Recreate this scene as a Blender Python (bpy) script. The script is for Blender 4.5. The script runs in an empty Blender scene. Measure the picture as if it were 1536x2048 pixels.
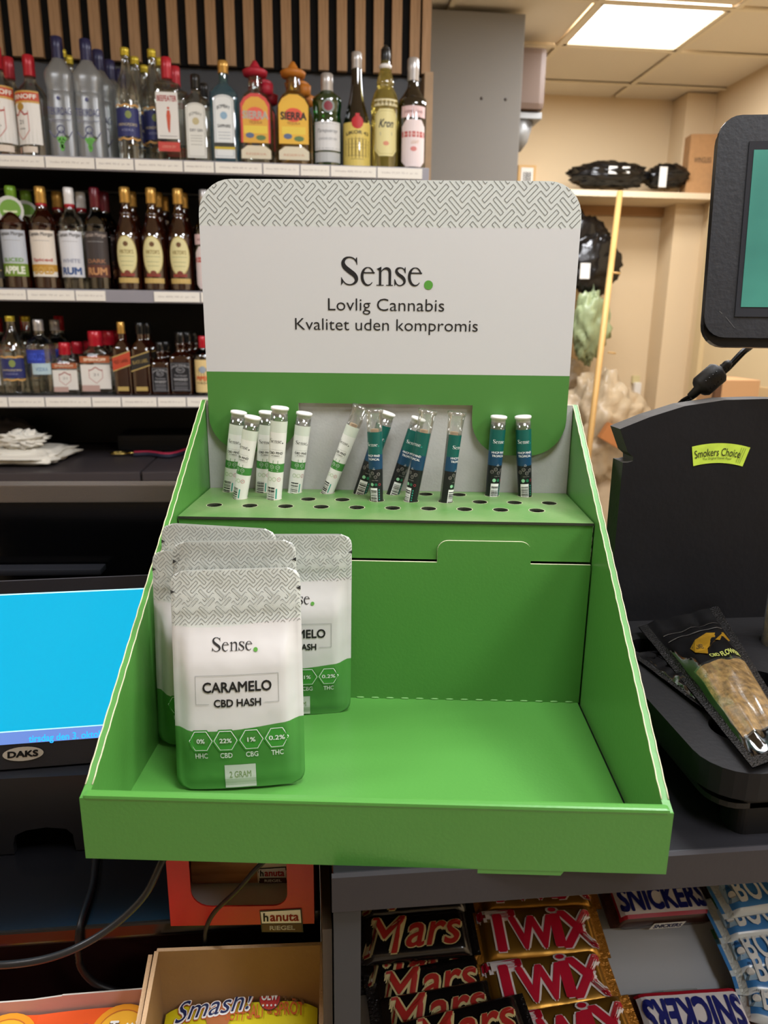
import bpy, bmesh, math, random, os
from math import sin, cos, pi, radians, sqrt
from mathutils import Vector, Matrix, noise
random.seed(7)
SC = bpy.context.scene
COL = SC.collection
ZC = 0.95                                   # height of the counter top above the floor

# ------------------------------------------------------------------ camera, world, light, exposure
FPX = 1457.54
_yaw, _pit, _rol = 0.0228, 0.2561, 0.0113
_a = radians(-7.3)
_f = Vector((-sin(_yaw)*cos(_pit), cos(_yaw)*cos(_pit), -sin(_pit)))
_r0 = Vector((cos(_yaw), sin(_yaw), 0)); _u0 = _r0.cross(_f)
_r = _r0*cos(_rol) + _u0*sin(_rol); _u = _r.cross(_f)
ROTB = Matrix.Rotation(_a, 4, 'Z')          # the display stand is turned 7.3 degrees in the room
FW, RT, UP = (ROTB.to_3x3() @ _f), (ROTB.to_3x3() @ _r), (ROTB.to_3x3() @ _u)
CC = ROTB.to_3x3() @ Vector((0.0128, -0.3813, 0.327))
cam = bpy.data.cameras.new('camera'); camo = bpy.data.objects.new('camera', cam); COL.objects.link(camo)
m3 = Matrix((RT, UP, -FW)).transposed()
camo.matrix_world = Matrix.Translation(CC + Vector((0, 0, ZC))) @ m3.to_4x4()
cam.sensor_fit = 'VERTICAL'; cam.sensor_height = 36.0; cam.lens = 36.0*FPX/2048.0
cam.clip_start = 0.02
cam.dof.use_dof = True; cam.dof.focus_distance = 0.58; cam.dof.aperture_fstop = 11.0
SC.camera = camo
W = bpy.data.worlds.new('world'); SC.world = W; W.use_nodes = True
W.node_tree.nodes['Background'].inputs[0].default_value = (1.0, 0.95, 0.9, 1)
W.node_tree.nodes['Background'].inputs[1].default_value = 0.2
SC.view_settings.view_transform = 'Standard'; SC.view_settings.look = 'None'
SC.view_settings.gamma = 1.0; SC.view_settings.use_curve_mapping = False
SC.view_settings.exposure = 0.0
LAMP_W = 24.8                                # watts of one ceiling panel's light
LAMP_COL = (0.97, 1.0, 1.07)

# ------------------------------------------------------------------ placing helpers (a ray from the lens met with a plane of the room)
def ray(px, py): return FW + RT*((px-768)/FPX) - UP*((py-1024)/FPX)
def PY(px, py, Y): d = ray(px, py); return CC + d*((Y-CC.y)/d.y)
def PZ(px, py, Z): d = ray(px, py); return CC + d*((Z-CC.z)/d.z)
def PX(px, py, X): d = ray(px, py); return CC + d*((X-CC.x)/d.x)
RB = ROTB.inverted().to_3x3()
def BY(px, py, Y): d = RB @ ray(px, py); c = RB @ CC; return c + d*((Y-c.y)/d.y)
def BZ(px, py, Z): d = RB @ ray(px, py); c = RB @ CC; return c + d*((Z-c.z)/d.z)

# ------------------------------------------------------------------ materials
def lin(h):
    if isinstance(h, tuple): return h
    h = h.lstrip('#'); o = []
    for i in (0, 2, 4):
        c = int(h[i:i+2], 16)/255
        o.append(c/12.92 if c <= .04045 else ((c+.055)/1.055)**2.4)
    return (*o, 1)
def setin(b, n, v):
    if n in b.inputs: b.inputs[n].default_value = v
MATS = {}
def M(name, col='#808080', rough=.5, metal=0, spec=.5, bump=0, bscale=200, vary=0, vscale=20, coat=0, emit=0, trans=0, ior=1.45, alpha=1, stretch=None, col2=None, sheen=0):
    if name in MATS: return MATS[name]
    m = bpy.data.materials.new(name); m.use_nodes = True; nt = m.node_tree; b = nt.nodes['Principled BSDF']
    c = lin(col); b.inputs['Base Color'].default_value = c
    b.inputs['Roughness'].default_value = rough; b.inputs['Metallic'].default_value = metal
    setin(b, 'Specular IOR Level', spec); setin(b, 'Coat Weight', coat); setin(b, 'Coat Roughness', .08)
    setin(b, 'Transmission Weight', trans); setin(b, 'IOR', ior); b.inputs['Alpha'].default_value = alpha
    if emit: setin(b, 'Emission Color', c); setin(b, 'Emission Strength', emit)
    tc = None
    if bump or vary:
        tc = nt.nodes.new('ShaderNodeTexCoord'); mp = nt.nodes.new('ShaderNodeMapping')
        nt.links.new(tc.outputs['Object'], mp.inputs[0])
        if stretch: mp.inputs['Scale'].default_value = stretch
    if vary:
        n = nt.nodes.new('ShaderNodeTexNoise'); n.inputs['Scale'].default_value = vscale; n.inputs['Detail'].default_value = 4
        nt.links.new(mp.outputs[0], n.inputs[0])
        r = nt.nodes.new('ShaderNodeValToRGB'); nt.links.new(n.outputs[0], r.inputs[0])
        k = lin(col2) if col2 else tuple(max(0, x*(1-vary)) for x in c[:3])+(1,)
        r.color_ramp.elements[0].position = .3; r.color_ramp.elements[0].color = k
        r.color_ramp.elements[1].position = .7; r.color_ramp.elements[1].color = c if col2 else tuple(min(1, x*(1+vary*.5)) for x in c[:3])+(1,)
        nt.links.new(r.outputs[0], b.inputs['Base Color'])
    if bump:
        n = nt.nodes.new('ShaderNodeTexNoise'); n.inputs['Scale'].default_value = bscale; n.inputs['Detail'].default_value = 3
        nt.links.new(mp.outputs[0], n.inputs[0])
        bp = nt.nodes.new('ShaderNodeBump'); bp.inputs['Strength'].default_value = bump; bp.inputs['Distance'].default_value = .002
        nt.links.new(n.outputs[0], bp.inputs['Height']); nt.links.new(bp.outputs[0], b.inputs['Normal'])
    MATS[name] = m; return m
def GL(name, col, gloss=.10, rough=.03, milky=0.0, fres=.75, dcol=(.78, .8, .8, 1)):
    """thin clear glass or plastic film: tinted see-through with a Fresnel shine"""
    if name in MATS: return MATS[name]
    m = bpy.data.materials.new(name); m.use_nodes = True; nt = m.node_tree; nt.nodes.clear()
    out = nt.nodes.new('ShaderNodeOutputMaterial'); t = nt.nodes.new('ShaderNodeBsdfTransparent'); g = nt.nodes.new('ShaderNodeBsdfGlossy')
    t.inputs[0].default_value = lin(col); g.inputs['Roughness'].default_value = rough; g.inputs[0].default_value = (1, 1, 1, 1)
    lw = nt.nodes.new('ShaderNodeLayerWeight'); lw.inputs[0].default_value = .35
    mt = nt.nodes.new('ShaderNodeMath'); mt.operation = 'MULTIPLY_ADD'; nt.links.new(lw.outputs['Fresnel'], mt.inputs[0]); mt.inputs[1].default_value = fres; mt.inputs[2].default_value = gloss
    mx = nt.nodes.new('ShaderNodeMixShader'); nt.links.new(mt.outputs[0], mx.inputs[0])
    src = t
    if milky:
        d = nt.nodes.new('ShaderNodeBsdfDiffuse'); d.inputs[0].default_value = lin(dcol)
        tl = nt.nodes.new('ShaderNodeBsdfTranslucent'); tl.inputs[0].default_value = lin(dcol)
        a = nt.nodes.new('ShaderNodeMixShader'); a.inputs[0].default_value = .4; nt.links.new(d.outputs[0], a.inputs[1]); nt.links.new(tl.outputs[0], a.inputs[2])
        b2 = nt.nodes.new('ShaderNodeMixShader'); b2.inputs[0].default_value = milky; nt.links.new(t.outputs[0], b2.inputs[1]); nt.links.new(a.outputs[0], b2.inputs[2]); src = b2
    nt.links.new(src.outputs[0], mx.inputs[1]); nt.links.new(g.outputs[0], mx.inputs[2]); nt.links.new(mx.outputs[0], out.inputs[0])
    MATS[name] = m; return m
def zsplit(name, stops, rough=.4, bump=0, axis=2, coat=0, wave=None, spec=.5):
    """printed card or foil: flat colours that change at set heights (constant bands) of the object"""
    m = bpy.data.materials.new(name); m.use_nodes = True; nt = m.node_tree; b = nt.nodes['Principled BSDF']
    tc = nt.nodes.new('ShaderNodeTexCoord'); s = nt.nodes.new('ShaderNodeSeparateXYZ'); nt.links.new(tc.outputs['Object'], s.inputs[0])
    src = s.outputs[axis]
    if wave:   # z shifted by amp*sin(freq*x+ph)
        a = nt.nodes.new('ShaderNodeMath'); a.operation = 'MULTIPLY_ADD'; nt.links.new(s.outputs[0], a.inputs[0]); a.inputs[1].default_value = wave[1]; a.inputs[2].default_value = wave[2]
        sn = nt.nodes.new('ShaderNodeMath'); sn.operation = 'SINE'; nt.links.new(a.outputs[0], sn.inputs[0])
        ma = nt.nodes.new('ShaderNodeMath'); ma.operation = 'MULTIPLY_ADD'; nt.links.new(sn.outputs[0], ma.inputs[0]); ma.inputs[1].default_value = wave[0]; nt.links.new(src, ma.inputs[2]); src = ma.outputs[0]
    prev = None
    for i, (z, c) in enumerate(stops):
        if i == 0:
            prev = nt.nodes.new('ShaderNodeRGB'); prev.outputs[0].default_value = lin(c); prev = prev.outputs[0]; continue
        g = nt.nodes.new('ShaderNodeMath'); g.operation = 'GREATER_THAN'; nt.links.new(src, g.inputs[0]); g.inputs[1].default_value = z
        mx = nt.nodes.new('ShaderNodeMix'); mx.data_type = 'RGBA'; nt.links.new(g.outputs[0], mx.inputs[0]); nt.links.new(prev, mx.inputs[6]); mx.inputs[7].default_value = lin(c); prev = mx.outputs[2]
    nt.links.new(prev, b.inputs['Base Color']); b.inputs['Roughness'].default_value = rough; setin(b, 'Coat Weight', coat); setin(b, 'Specular IOR Level', spec)
    if bump:
        n = nt.nodes.new('ShaderNodeTexNoise'); n.inputs['Scale'].default_value = 60; nt.links.new(tc.outputs['Object'], n.inputs[0])
        bp = nt.nodes.new('ShaderNodeBump'); bp.inputs['Strength'].default_value = bump; bp.inputs['Distance'].default_value = .002; nt.links.new(n.outputs[0], bp.inputs['Height']); nt.links.new(bp.outputs[0], b.inputs['Normal'])
    MATS[name] = m; return m

# ------------------------------------------------------------------ mesh builder
class B:
    def __init__(s): s.v = []; s.f = []; s.m = []; s.mats = []; s.sm = []
    def mi(s, mat):
        if mat not in s.mats: s.mats.append(mat)
        return s.mats.index(mat)
    def add(s, vs, fs, mat, smooth=False, tf=None):
        n = len(s.v); k = s.mi(mat)
        s.v += [tuple(tf @ Vector(v)) if tf else tuple(v) for v in vs]
        for f in fs: s.f.append(tuple(i+n for i in f)); s.m.append(k); s.sm.append(smooth)
    def box(s, c, d, mat, tf=None, bev=0):
        x, y, z = c; a, b, e = (q/2 for q in d)
        if bev:
            bev = min(bev, a*.9, b*.9, e*.9); bm = bmesh.new(); bmesh.ops.create_cube(bm, size=1)
            for v in bm.verts: v.co = Vector((x+v.co.x*2*a, y+v.co.y*2*b, z+v.co.z*2*e))
            bmesh.ops.bevel(bm, geom=bm.edges[:], offset=bev, segments=2, affect='EDGES', profile=.7)
            bm.verts.index_update(); s.add([v.co[:] for v in bm.verts], [[v.index for v in f.verts] for f in bm.faces], mat, False, tf); bm.free(); return
        vs = [(x+i*a, y+j*b, z+k*e) for k in (-1, 1) for j in (-1, 1) for i in (-1, 1)]
        s.add(vs, [(0, 2, 3, 1), (4, 5, 7, 6), (0, 1, 5, 4), (2, 6, 7, 3), (0, 4, 6, 2), (1, 3, 7, 5)], mat, False, tf)
    def lathe(s, prof, mat, n=24, e=2.0, ry=1.0, cap=True, tf=None, smooth=True, c=(0, 0)):
        vs = []; fs = []
        for z, r in prof:
            for i in range(n):
                t = 2*pi*(i+.5)/n; ct, st = cos(t), sin(t)
                vs.append((c[0]+r*math.copysign(abs(ct)**(2/e), ct), c[1]+r*ry*math.copysign(abs(st)**(2/e), st), z))
        for j in range(len(prof)-1):
            for i in range(n): k = (i+1) % n; fs.append((j*n+i, j*n+k, (j+1)*n+k, (j+1)*n+i))
        if cap: fs.append(tuple(range(n-1, -1, -1))); fs.append(tuple((len(prof)-1)*n+i for i in range(n)))
        s.add(vs, fs, mat, smooth, tf)
    def tube(s, pts, r, mat, n=10, tf=None):
        pts = [Vector(p) for p in pts]; vs = []; fs = []; up = Vector((0, 0, 1))
        for i, p in enumerate(pts):
            t = (pts[min(i+1, len(pts)-1)]-pts[max(i-1, 0)]).normalized()
            a = t.cross(up); a = a if a.length > .05 else t.cross(Vector((1, 0, 0))); a.normalize(); b = t.cross(a)
            rr = r[i] if isinstance(r, (list, tuple)) else r
            for k in range(n): w = 2*pi*k/n; vs.append(p+a*cos(w)*rr+b*sin(w)*rr)
        for j in range(len(pts)-1):
            for i in range(n): k = (i+1) % n; fs.append((j*n+i, (j+1)*n+i, (j+1)*n+k, j*n+k))
        fs.append(tuple(range(n))); fs.append(tuple((len(pts)-1)*n+i for i in range(n-1, -1, -1)))
        s.add(vs, fs, mat, True, tf)
    def grid(s, fn, nu, nv, mat, smooth=True, closed=False):
        vs = [fn(i/nu, j/nv) for j in range(nv+1) for i in range(nu+1)]
        mm = mat if callable(mat) else (lambda u, v: mat)
        n0 = len(s.v); s.v += [tuple(v) for v in vs]
        for j in range(nv):
            for i in range(nu):
                a = n0+j*(nu+1)+i; s.f.append((a, a+1, a+nu+2, a+nu+1)); s.m.append(s.mi(mm((i+.5)/nu, (j+.5)/nv))); s.sm.append(smooth)
    def mesh(s, name):
        me = bpy.data.meshes.new(name); me.from_pydata(s.v, [], s.f); me.update()
        for m in s.mats: me.materials.append(m)
        me.polygons.foreach_set('material_index', s.m); me.polygons.foreach_set('use_smooth', s.sm)
        return me
    def obj(s, name, parent=None, **kw):
        return link(name, s.mesh(name), parent, **kw)
def link(name, data, parent=None, loc=None, rz=None, mat=None, **kw):
    o = bpy.data.objects.new(name, data); COL.objects.link(o)
    if parent: o.parent = parent
    if mat is not None: o.matrix_basis = mat
    if loc is not None: o.location = loc
    if rz is not None: o.rotation_euler = (0, 0, rz)
    for k, v in kw.items(): o[k] = v
    return o
def thing(name, label, cat, loc=(0, 0, 0), rz=0, group=None, mat=None):
    o = link(name, None); o['label'] = label; o['category'] = cat; o.empty_display_size = .05
    if mat is not None: o.matrix_basis = mat
    else: o.location = loc; o.rotation_euler = (0, 0, rz)
    if group: o['group'] = group
    return o
def slab(outline, holes, t, mats, tf, B_=None):
    """flat card of thickness t cut to an outline with holes; mats = front, back, edge; tf maps (a, b, depth) to 3D"""
    c = bpy.data.curves.new('slab', 'CURVE'); c.dimensions = '2D'; c.fill_mode = 'BOTH'; c.extrude = t/2
    for pts in [outline]+holes:
        sp = c.splines.new('POLY'); sp.points.add(len(pts)-1)
        for i, q in enumerate(pts): sp.points[i].co = (q[0]*100, q[1]*100, 0, 1)
        sp.use_cyclic_u = True
    c.extrude = t/2*100
    o = bpy.data.objects.new('slab', c); me = bpy.data.meshes.new_from_object(o)
    vs = [tf @ (v.co/100) for v in me.vertices]; b = B_ or B()
    n = len(b.v); b.v += [tuple(v) for v in vs]
    for p in me.polygons:
        k = 0 if p.normal.z > .7 else 1 if p.normal.z < -.7 else 2
        b.f.append(tuple(i+n for i in p.vertices)); b.m.append(b.mi(mats[k])); b.sm.append(False)
    bpy.data.objects.remove(o); bpy.data.curves.remove(c); bpy.data.meshes.remove(me)
    return b
def rrect(x0, y0, x1, y1, r, n=6):
    """rounded rectangle outline; r = radius or four radii (x1y0, x1y1, x0y1, x0y0)"""
    r = (r,)*4 if not isinstance(r, (tuple, list)) else r; o = []
    for (cx, cy, a0, rr) in ((x1-r[0], y0+r[0], -90, r[0]), (x1-r[1], y1-r[1], 0, r[1]), (x0+r[2], y1-r[2], 90, r[2]), (x0+r[3], y0+r[3], 180, r[3])):
        if rr < 1e-6: o.append((cx, cy)); continue
        for i in range(n+1): a = radians(a0+90*i/n); o.append((cx+rr*cos(a), cy+rr*sin(a)))
    return o
def circ(x, y, r, n=20): return [(x+r*cos(2*pi*i/n), y+r*sin(2*pi*i/n)) for i in range(n)]
XZ = lambda y: Matrix(((1, 0, 0, 0), (0, 0, -1, y), (0, 1, 0, 0), (0, 0, 0, 1)))     # (a,b)->(x,z), front faces -y
XY = lambda z: Matrix.Translation((0, 0, z))
YZ = lambda x: Matrix(((0, 0, 1, x), (1, 0, 0, 0), (0, 1, 0, 0), (0, 0, 0, 1)))       # (a,b)->(y,z), front faces +x

# ------------------------------------------------------------------ print: flat lettering and marks laid on a surface through a map f(u, v, lift)
TC = {}
def tmesh(s, bold=0, shear=0, sp=1.0, alt=False):
    k = (s, bold, shear, sp, alt)
    if k not in TC:
        c = bpy.data.curves.new('t', 'FONT'); c.body = s; c.resolution_u = 3; c.shear = shear; c.space_character = sp
        c.offset = -.004 if bold < 0 else 0
        o = bpy.data.objects.new('t', c); me = bpy.data.meshes.new_from_object(o)
        vs = [(v.co.x, v.co.y) for v in me.vertices]; fs = [tuple(p.vertices) for p in me.polygons]
        if bold > 0:      # a heavier weight: the outline laid down again around itself
            n = len(vs); k_ = 8 if bold > .03 else 4; o2 = [(bold*cos(2*pi*i/k_+.4), bold*sin(2*pi*i/k_+.4)) for i in range(k_)]
            vs = [(x+a, y+b_) for a, b_ in o2 for x, y in vs]; fs = [tuple(i+n*j for i in f_) for j in range(k_) for f_ in fs]
        x0 = min(v[0] for v in vs); x1 = max(v[0] for v in vs); y0 = min(v[1] for v in vs); y1 = max(v[1] for v in vs)
        TC[k] = ([((v[0]-x0)/(x1-x0)-.5, (v[1]-y0)/(y1-y0)-.5) for v in vs], fs)
        bpy.data.objects.remove(o); bpy.data.curves.remove(c); bpy.data.meshes.remove(me)
    return TC[k]
def spline(P, k=6):
    out = []
    for i in range(len(P)-1):
        p0, p1, p2, p3 = P[max(i-1, 0)], P[i], P[i+1], P[min(i+2, len(P)-1)]
        for j in range(k):
            t = j/k; out.append(tuple(.5*((2*b)+(c-a)*t+(2*a-5*b+4*c-d)*t*t+(3*b-a-3*c+d)*t**3) for a, b, c, d in zip(p0, p1, p2, p3)))
    return out+[tuple(P[-1])]
class Pr:
    def __init__(s, b, f, base=.0002, step=.00015, slices=0): s.b = b; s.f = f; s.base = base; s.step = step; s.slices = slices
    def _put(s, pts, faces, mat, lv):
        L = s.base+lv*s.step; s.b.add([s.f(u, v, L) for u, v in pts], faces, mat)
    def poly(s, pts, mat, lv=0):
        if not s.slices: s._put(pts, [tuple(range(len(pts)))], mat, lv); return
        u0 = min(p[0] for p in pts); u1 = max(p[0] for p in pts); n = s.slices; cols = []     # cut into strips so that it bends with the surface
        us = sorted(set([u0+(u1-u0)*i/n for i in range(n+1)]+[p[0] for p in pts]))
        for u in us:
            uu = min(max(u, u0+1e-7), u1-1e-7); vs = []
            for i in range(len(pts)):
                (a, b_), (c, d) = pts[i], pts[(i+1) % len(pts)]
                if (a-uu)*(c-uu) <= 0 and a != c: vs.append(b_+(d-b_)*(uu-a)/(c-a))
            if vs: cols.append((u, min(vs), max(vs)))
        q = [(c[0], c[1]) for c in cols]+[(c[0], c[2]) for c in cols]; m = len(cols)
        s._put(q, [(i, i+1, m+i+1, m+i) for i in range(m-1)], mat, lv)
    def rect(s, u0, v0, u1, v1, mat, lv=0, nu=1, nv=1):
        pts = [(u0+(u1-u0)*i/nu, v0+(v1-v0)*j/nv) for j in range(nv+1) for i in range(nu+1)]
        s._put(pts, [(j*(nu+1)+i, j*(nu+1)+i+1, (j+1)*(nu+1)+i+1, (j+1)*(nu+1)+i) for j in range(nv) for i in range(nu)], mat, lv)
    def text(s, t, cu, cv, w, h, mat, lv=1, bold=0, shear=0, rot=0, sp=1.0, arc=0, flip=False, alt=False, grow=0):
        vs, fs = tmesh(t, bold, shear, sp, alt); c, q = cos(rot), sin(rot); pts = []
        for x, y in vs:
            if flip: x, y = -x, -y
            X, Y = x*w, y*h+arc*(x*x*4)
            pts.append((cu+X*c-Y*q, cv+X*q+Y*c))
        s._put(pts, fs, mat, lv)
    def line(s, P, w, mat, lv=1, closed=False):
        if s.slices:
            Q = []; m = len(P)
            for i in range(m if closed else m-1):
                (a, b), (c, d) = P[i], P[(i+1) % m]; Q += [(a+(c-a)*j/6, b+(d-b)*j/6) for j in range(6)]
            P = Q if closed else Q+[P[-1]]
        n = len(P); rng = range(n if closed else n-1)
        for i in rng:
            (a, b), (c, d) = P[i], P[(i+1) % n]; l = sqrt((c-a)**2+(d-b)**2) or 1; nx, ny = -(d-b)/l*w/2, (c-a)/l*w/2
            s._put([(a-nx, b-ny), (c-nx, d-ny), (c+nx, d+ny), (a+nx, b+ny)], [(0, 1, 2, 3)], mat, lv)
    def ring(s, cu, cv, r, w, mat, lv=1, n=16, rot=0, sq=1.0):
        A = [(cos(2*pi*i/n+rot), sin(2*pi*i/n+rot)) for i in range(n)]
        s._put([(cu+x*(r+w/2), cv+y*(r+w/2)*sq) for x, y in A]+[(cu+x*(r-w/2), cv+y*(r-w/2)*sq) for x, y in A], [(i, (i+1) % n, n+(i+1) % n, n+i) for i in range(n)], mat, lv)
    def disc(s, cu, cv, r, mat, lv=1, n=18, sq=1.0, rot=0): s.poly([(cu+cos(2*pi*i/n+rot)*r, cv+sin(2*pi*i/n+rot)*r*sq) for i in range(n)], mat, lv)
    def ribbon(s, P, mat, lv, X):
        L = []; R = []
        for i, (x, y, w) in enumerate(P):
            x0, y0 = P[max(i-1, 0)][:2]; x1, y1 = P[min(i+1, len(P)-1)][:2]; l = sqrt((x1-x0)**2+(y1-y0)**2) or 1
            nx, ny = -(y1-y0)/l*w/2, (x1-x0)/l*w/2; L.append(X(x+nx, y+ny)); R.append(X(x-nx, y-ny))
        n = len(P); s._put(L+R, [(i, i+1, n+i+1, n+i) for i in range(n-1)], mat, lv)
    def sense(s, cu, cv, w, mat, dot, lv=1):
        """the high-contrast serif word with its round dot; w = width, cv = baseline"""
        k = w/1080.0; X = lambda x, y: (cu+(x-795)*k, cv+(470-y)*k)
        sp = lambda P: spline(P, 5)
        def esc(o):
            P = []
            for i in range(25):
                t = radians(18+(318-18)*i/24); a, b = 67, 99
                wd = 8+26*max(0, -cos(t))**1.2+(16*max(0, cos(t))*max(0, sin(t)) if t < pi else 10*(1-abs((t-1.45*pi)/(.35*pi))) if abs(t-1.45*pi) < .35*pi else 0)
                P.append((o+571-487+a*cos(t)*1.03, 369-b*sin(t), wd))
            s.ribbon(P, mat, lv, X); s.poly([X(o+26, 322), X(o+164, 322), X(o+164, 336), X(o+26, 336)], mat, lv)
        s.ribbon(sp([(440, 222, 7), (408, 176, 15), (352, 159, 15), (302, 176, 28), (280, 220, 42), (300, 268, 52), (358, 315, 56), (412, 355, 52), (436, 402, 42), (418, 442, 27), (368, 464, 14), (308, 452, 14), (266, 400, 8)]), mat, lv, X)
        s.poly([X(443, 158), X(433, 164), X(424, 185), X(440, 243), X(447, 243)], mat, lv); s.poly([X(256, 382), X(256, 472), X(268, 458), X(280, 440), X(264, 382)], mat, lv)
        esc(487); esc(1040)
        s.poly([X(700, 468), X(728, 468), X(728, 262), X(700, 285)], mat, lv); s.poly([X(670, 287), X(728, 260), X(728, 275), X(700, 305), X(684, 293)], mat, lv)
        s.poly([X(670, 472), X(757, 472), X(757, 463), X(670, 463)], mat, lv); s.poly([X(784, 472), X(864, 472), X(864, 463), X(784, 463)], mat, lv)
        s.ribbon(sp([(722, 322, 7), (750, 290, 14), (785, 279, 26), (815, 292, 34), (827, 325, 32), (828, 380, 30), (828, 468, 30)]), mat, lv, X)
        s.ribbon(sp([(1004, 322, 6), (988, 285, 12), (950, 271, 13), (915, 283, 25), (904, 312, 32), (928, 345, 36), (966, 370, 38), (994, 400, 35), (998, 436, 26), (972, 462, 15), (938, 469, 12), (906, 450, 12), (886, 405, 7)]), mat, lv, X)
        s.poly([X(1010, 262), X(1000, 270), (X(994, 290)), X(1006, 332), X(1013, 332)], mat, lv); s.poly([X(880, 398), X(882, 476), X(893, 462), X(902, 446), X(888, 398)], mat, lv)
        if dot: s.poly([X(1281+52*cos(2*pi*i/20), 460-52*sin(2*pi*i/20)) for i in range(20)], dot, lv)
    def barcode(s, u0, v0, u1, v1, mat, lv=1, horiz=False, seed=1, n=18):
        R = random.Random(seed); ws = [R.choice((1, 1, 2, 3)) for _ in range(2*n)]; T = sum(ws); p = 0
        for i, w in enumerate(ws):
            a, b = p/T, (p+w)/T; p += w
            if i % 2: continue
            if horiz: s.rect(u0, v0+(v1-v0)*a, u1, v0+(v1-v0)*b, mat, lv, 3)
            else: s.rect(u0+(u1-u0)*a, v0, u0+(u1-u0)*b, v1, mat, lv)
    def meander(s, inside, u0, v0, u1, v1, w, mat, lv=1, lw=.0004, ph=(0, 0), hs=1.05):
        """outlined maze of diagonal strokes: two mirrored meander lines repeated every eight steps of w"""
        A = [(4, 4), (1, -1), (-4, -4), (1, -1), (4, 4), (2, -2)]; Bm = [(4, -4), (1, 1), (-4, 4), (1, 1), (4, -4), (2, 2)]
        def seg(a, b):
            k = max(1, int(max(abs(a[0]-b[0])/w, 1)*2)); run = None
            for i in range(k):
                p = (a[0]+(b[0]-a[0])*i/k, a[1]+(b[1]-a[1])*i/k); q = (a[0]+(b[0]-a[0])*(i+1)/k, a[1]+(b[1]-a[1])*(i+1)/k)
                if inside((p[0]+q[0])/2, (p[1]+q[1])/2): run = (run[0], q) if run else (p, q)
                elif run: s.line(list(run), lw, mat, lv); run = None
            if run: s.line(list(run), lw, mat, lv)
        nx, ny = int((u1-u0)/w/8)+3, int((v1-v0)/w/8)+3
        for st, (ox, oy) in ((A, (0, 0)), (Bm, (4, -2))):
            for j in range(-1, ny):
                for i in range(-2, nx):
                    x, y = u0+ph[0]+(ox+8*i)*w, v0+ph[1]+(oy+8*j)*w*hs
                    for dx, dy in st:
                        q = (x+dx*w, y+dy*w*hs); seg((x, y), q); x, y = q
def flat(y, sgn=-1): return lambda u, v, l: (u, y+sgn*l, v)
def flatz(z): return lambda u, v, l: (u, v, z+l)
def cyl(r, cx=0, cy=0): return lambda u, v, l: (cx+(r+l)*sin(u/r), cy-(r+l)*cos(u/r), v)

# ================================================================== THE SETTING
cream = M('cream_wall_paint', '#d8c09a', .8, bump=.15, bscale=90)
tilem = M('ceiling_tile_face', '#e0d4be', .85, bump=.5, bscale=260, vary=.06, vscale=300)
gridm = M('ceiling_grid_metal', '#e0d2b6', .5)
darkw = M('pale_floor_vinyl', '#b9ab96', .45, vary=.12, vscale=6)
feltm = M('black_felt', '#0b0c0e', .95)
oakm = M('oak_slat_veneer', '#b08c66', .55, vary=.3, vscale=14, stretch=(10, 10, .6), col2='#94734f')
greyp = M('grey_painted_panel', '#86827b', .6, bump=.05)
CZ = 1.64
def struct(name, b, **kw): return b.obj(name, kind='structure', **kw)
b = B(); b.box((0, .6, -ZC-.05), (6, 8.2, .1), darkw); struct('floor', b)
b = B(); b.box((0, .6, CZ+.13), (6, 8.2, .1), cream); ceil = struct('ceiling', b)
b = B(); b.box((1.3, 4.42, .3), (2.6, .16, 2.9), cream); struct('wall_back', b)
b = B(); b.box((2.46, .6, .3), (.16, 8.2, 2.9), cream); struct('wall_right', b)
b = B(); b.box((-2.75, .6, .3), (.16, 8.2, 2.9), cream); struct('wall_left', b)
b = B(); b.box((0, -3.3, .3), (6, .16, 2.9), M('shop_wall_behind', '#a89c8a', .8)); struct('wall_front', b)
b = B(); b.box((-1.14, 2.62, .3), (3.1, .12, 2.9), M('partition_paint', '#55514c', .8)); struct('wall_partition', b)
b = B(); b.box((2.29, 4.25, .3), (.18, .18, 2.68), cream); struct('wall_corner_boxing', b)
# grey end panel beside the liquor shelves, with two screw holes
b = B(); b.box((.7135, 3.25, .33), (.427, .22, 2.58), greyp, bev=.004); gp = struct('wall_grey_pier', b)
for px, py in ((963, 197), (1011, 199)):
    q = PY(px, py, 3.14); b = B(); b.lathe([(0, .007), (.004, .004)], M('screw_hole_dark', '#4a423c', .6), 10, tf=Matrix.Translation(q) @ Matrix.Rotation(radians(90), 4, 'X')); b.obj('screw', gp)
# ceiling: hung grid with separate tiles
TX, TY, X0, Y0 = .607, .524, -2.44, -3.0+.0
X0 = 1.209-6*TX; Y0 = 3.02-12*TY
lamps = [(6, 12), (6, 10), (5, 7), (1, 6), (4, 5), (6, 5), (6, 3)]  # first panel is seen, the others are added out of view for light
tb = B()
for i in range(0, 9): tb.box((X0+i*TX, .62, CZ-.001), (.024, 7.3, .008), gridm)
for j in range(-1, 16): tb.box((0, Y0+j*TY, CZ-.002), (5.2, .024, .008), gridm)
tb.obj('ceiling_grid', ceil)
t0 = B(); t0.box((0, 0, .016), (TX-.03, TY-.03, .018), tilem); tme = t0.mesh('ceiling_tile')
em = M('lamp_diffuser', (1.0, .97, .93, 1), .6, emit=5.2)
for i in range(-1, 8):
    for j in range(-1, 15):
        cx, cy = X0+(i+.5)*TX, Y0+(j+.5)*TY
        if cx > 2.38 or cx < -2.66 or cy > 4.33 or cy < -3.2: continue
        if (i, j) in lamps: continue
        link('ceiling_tile', tme, ceil, loc=(cx, cy, CZ))
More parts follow.
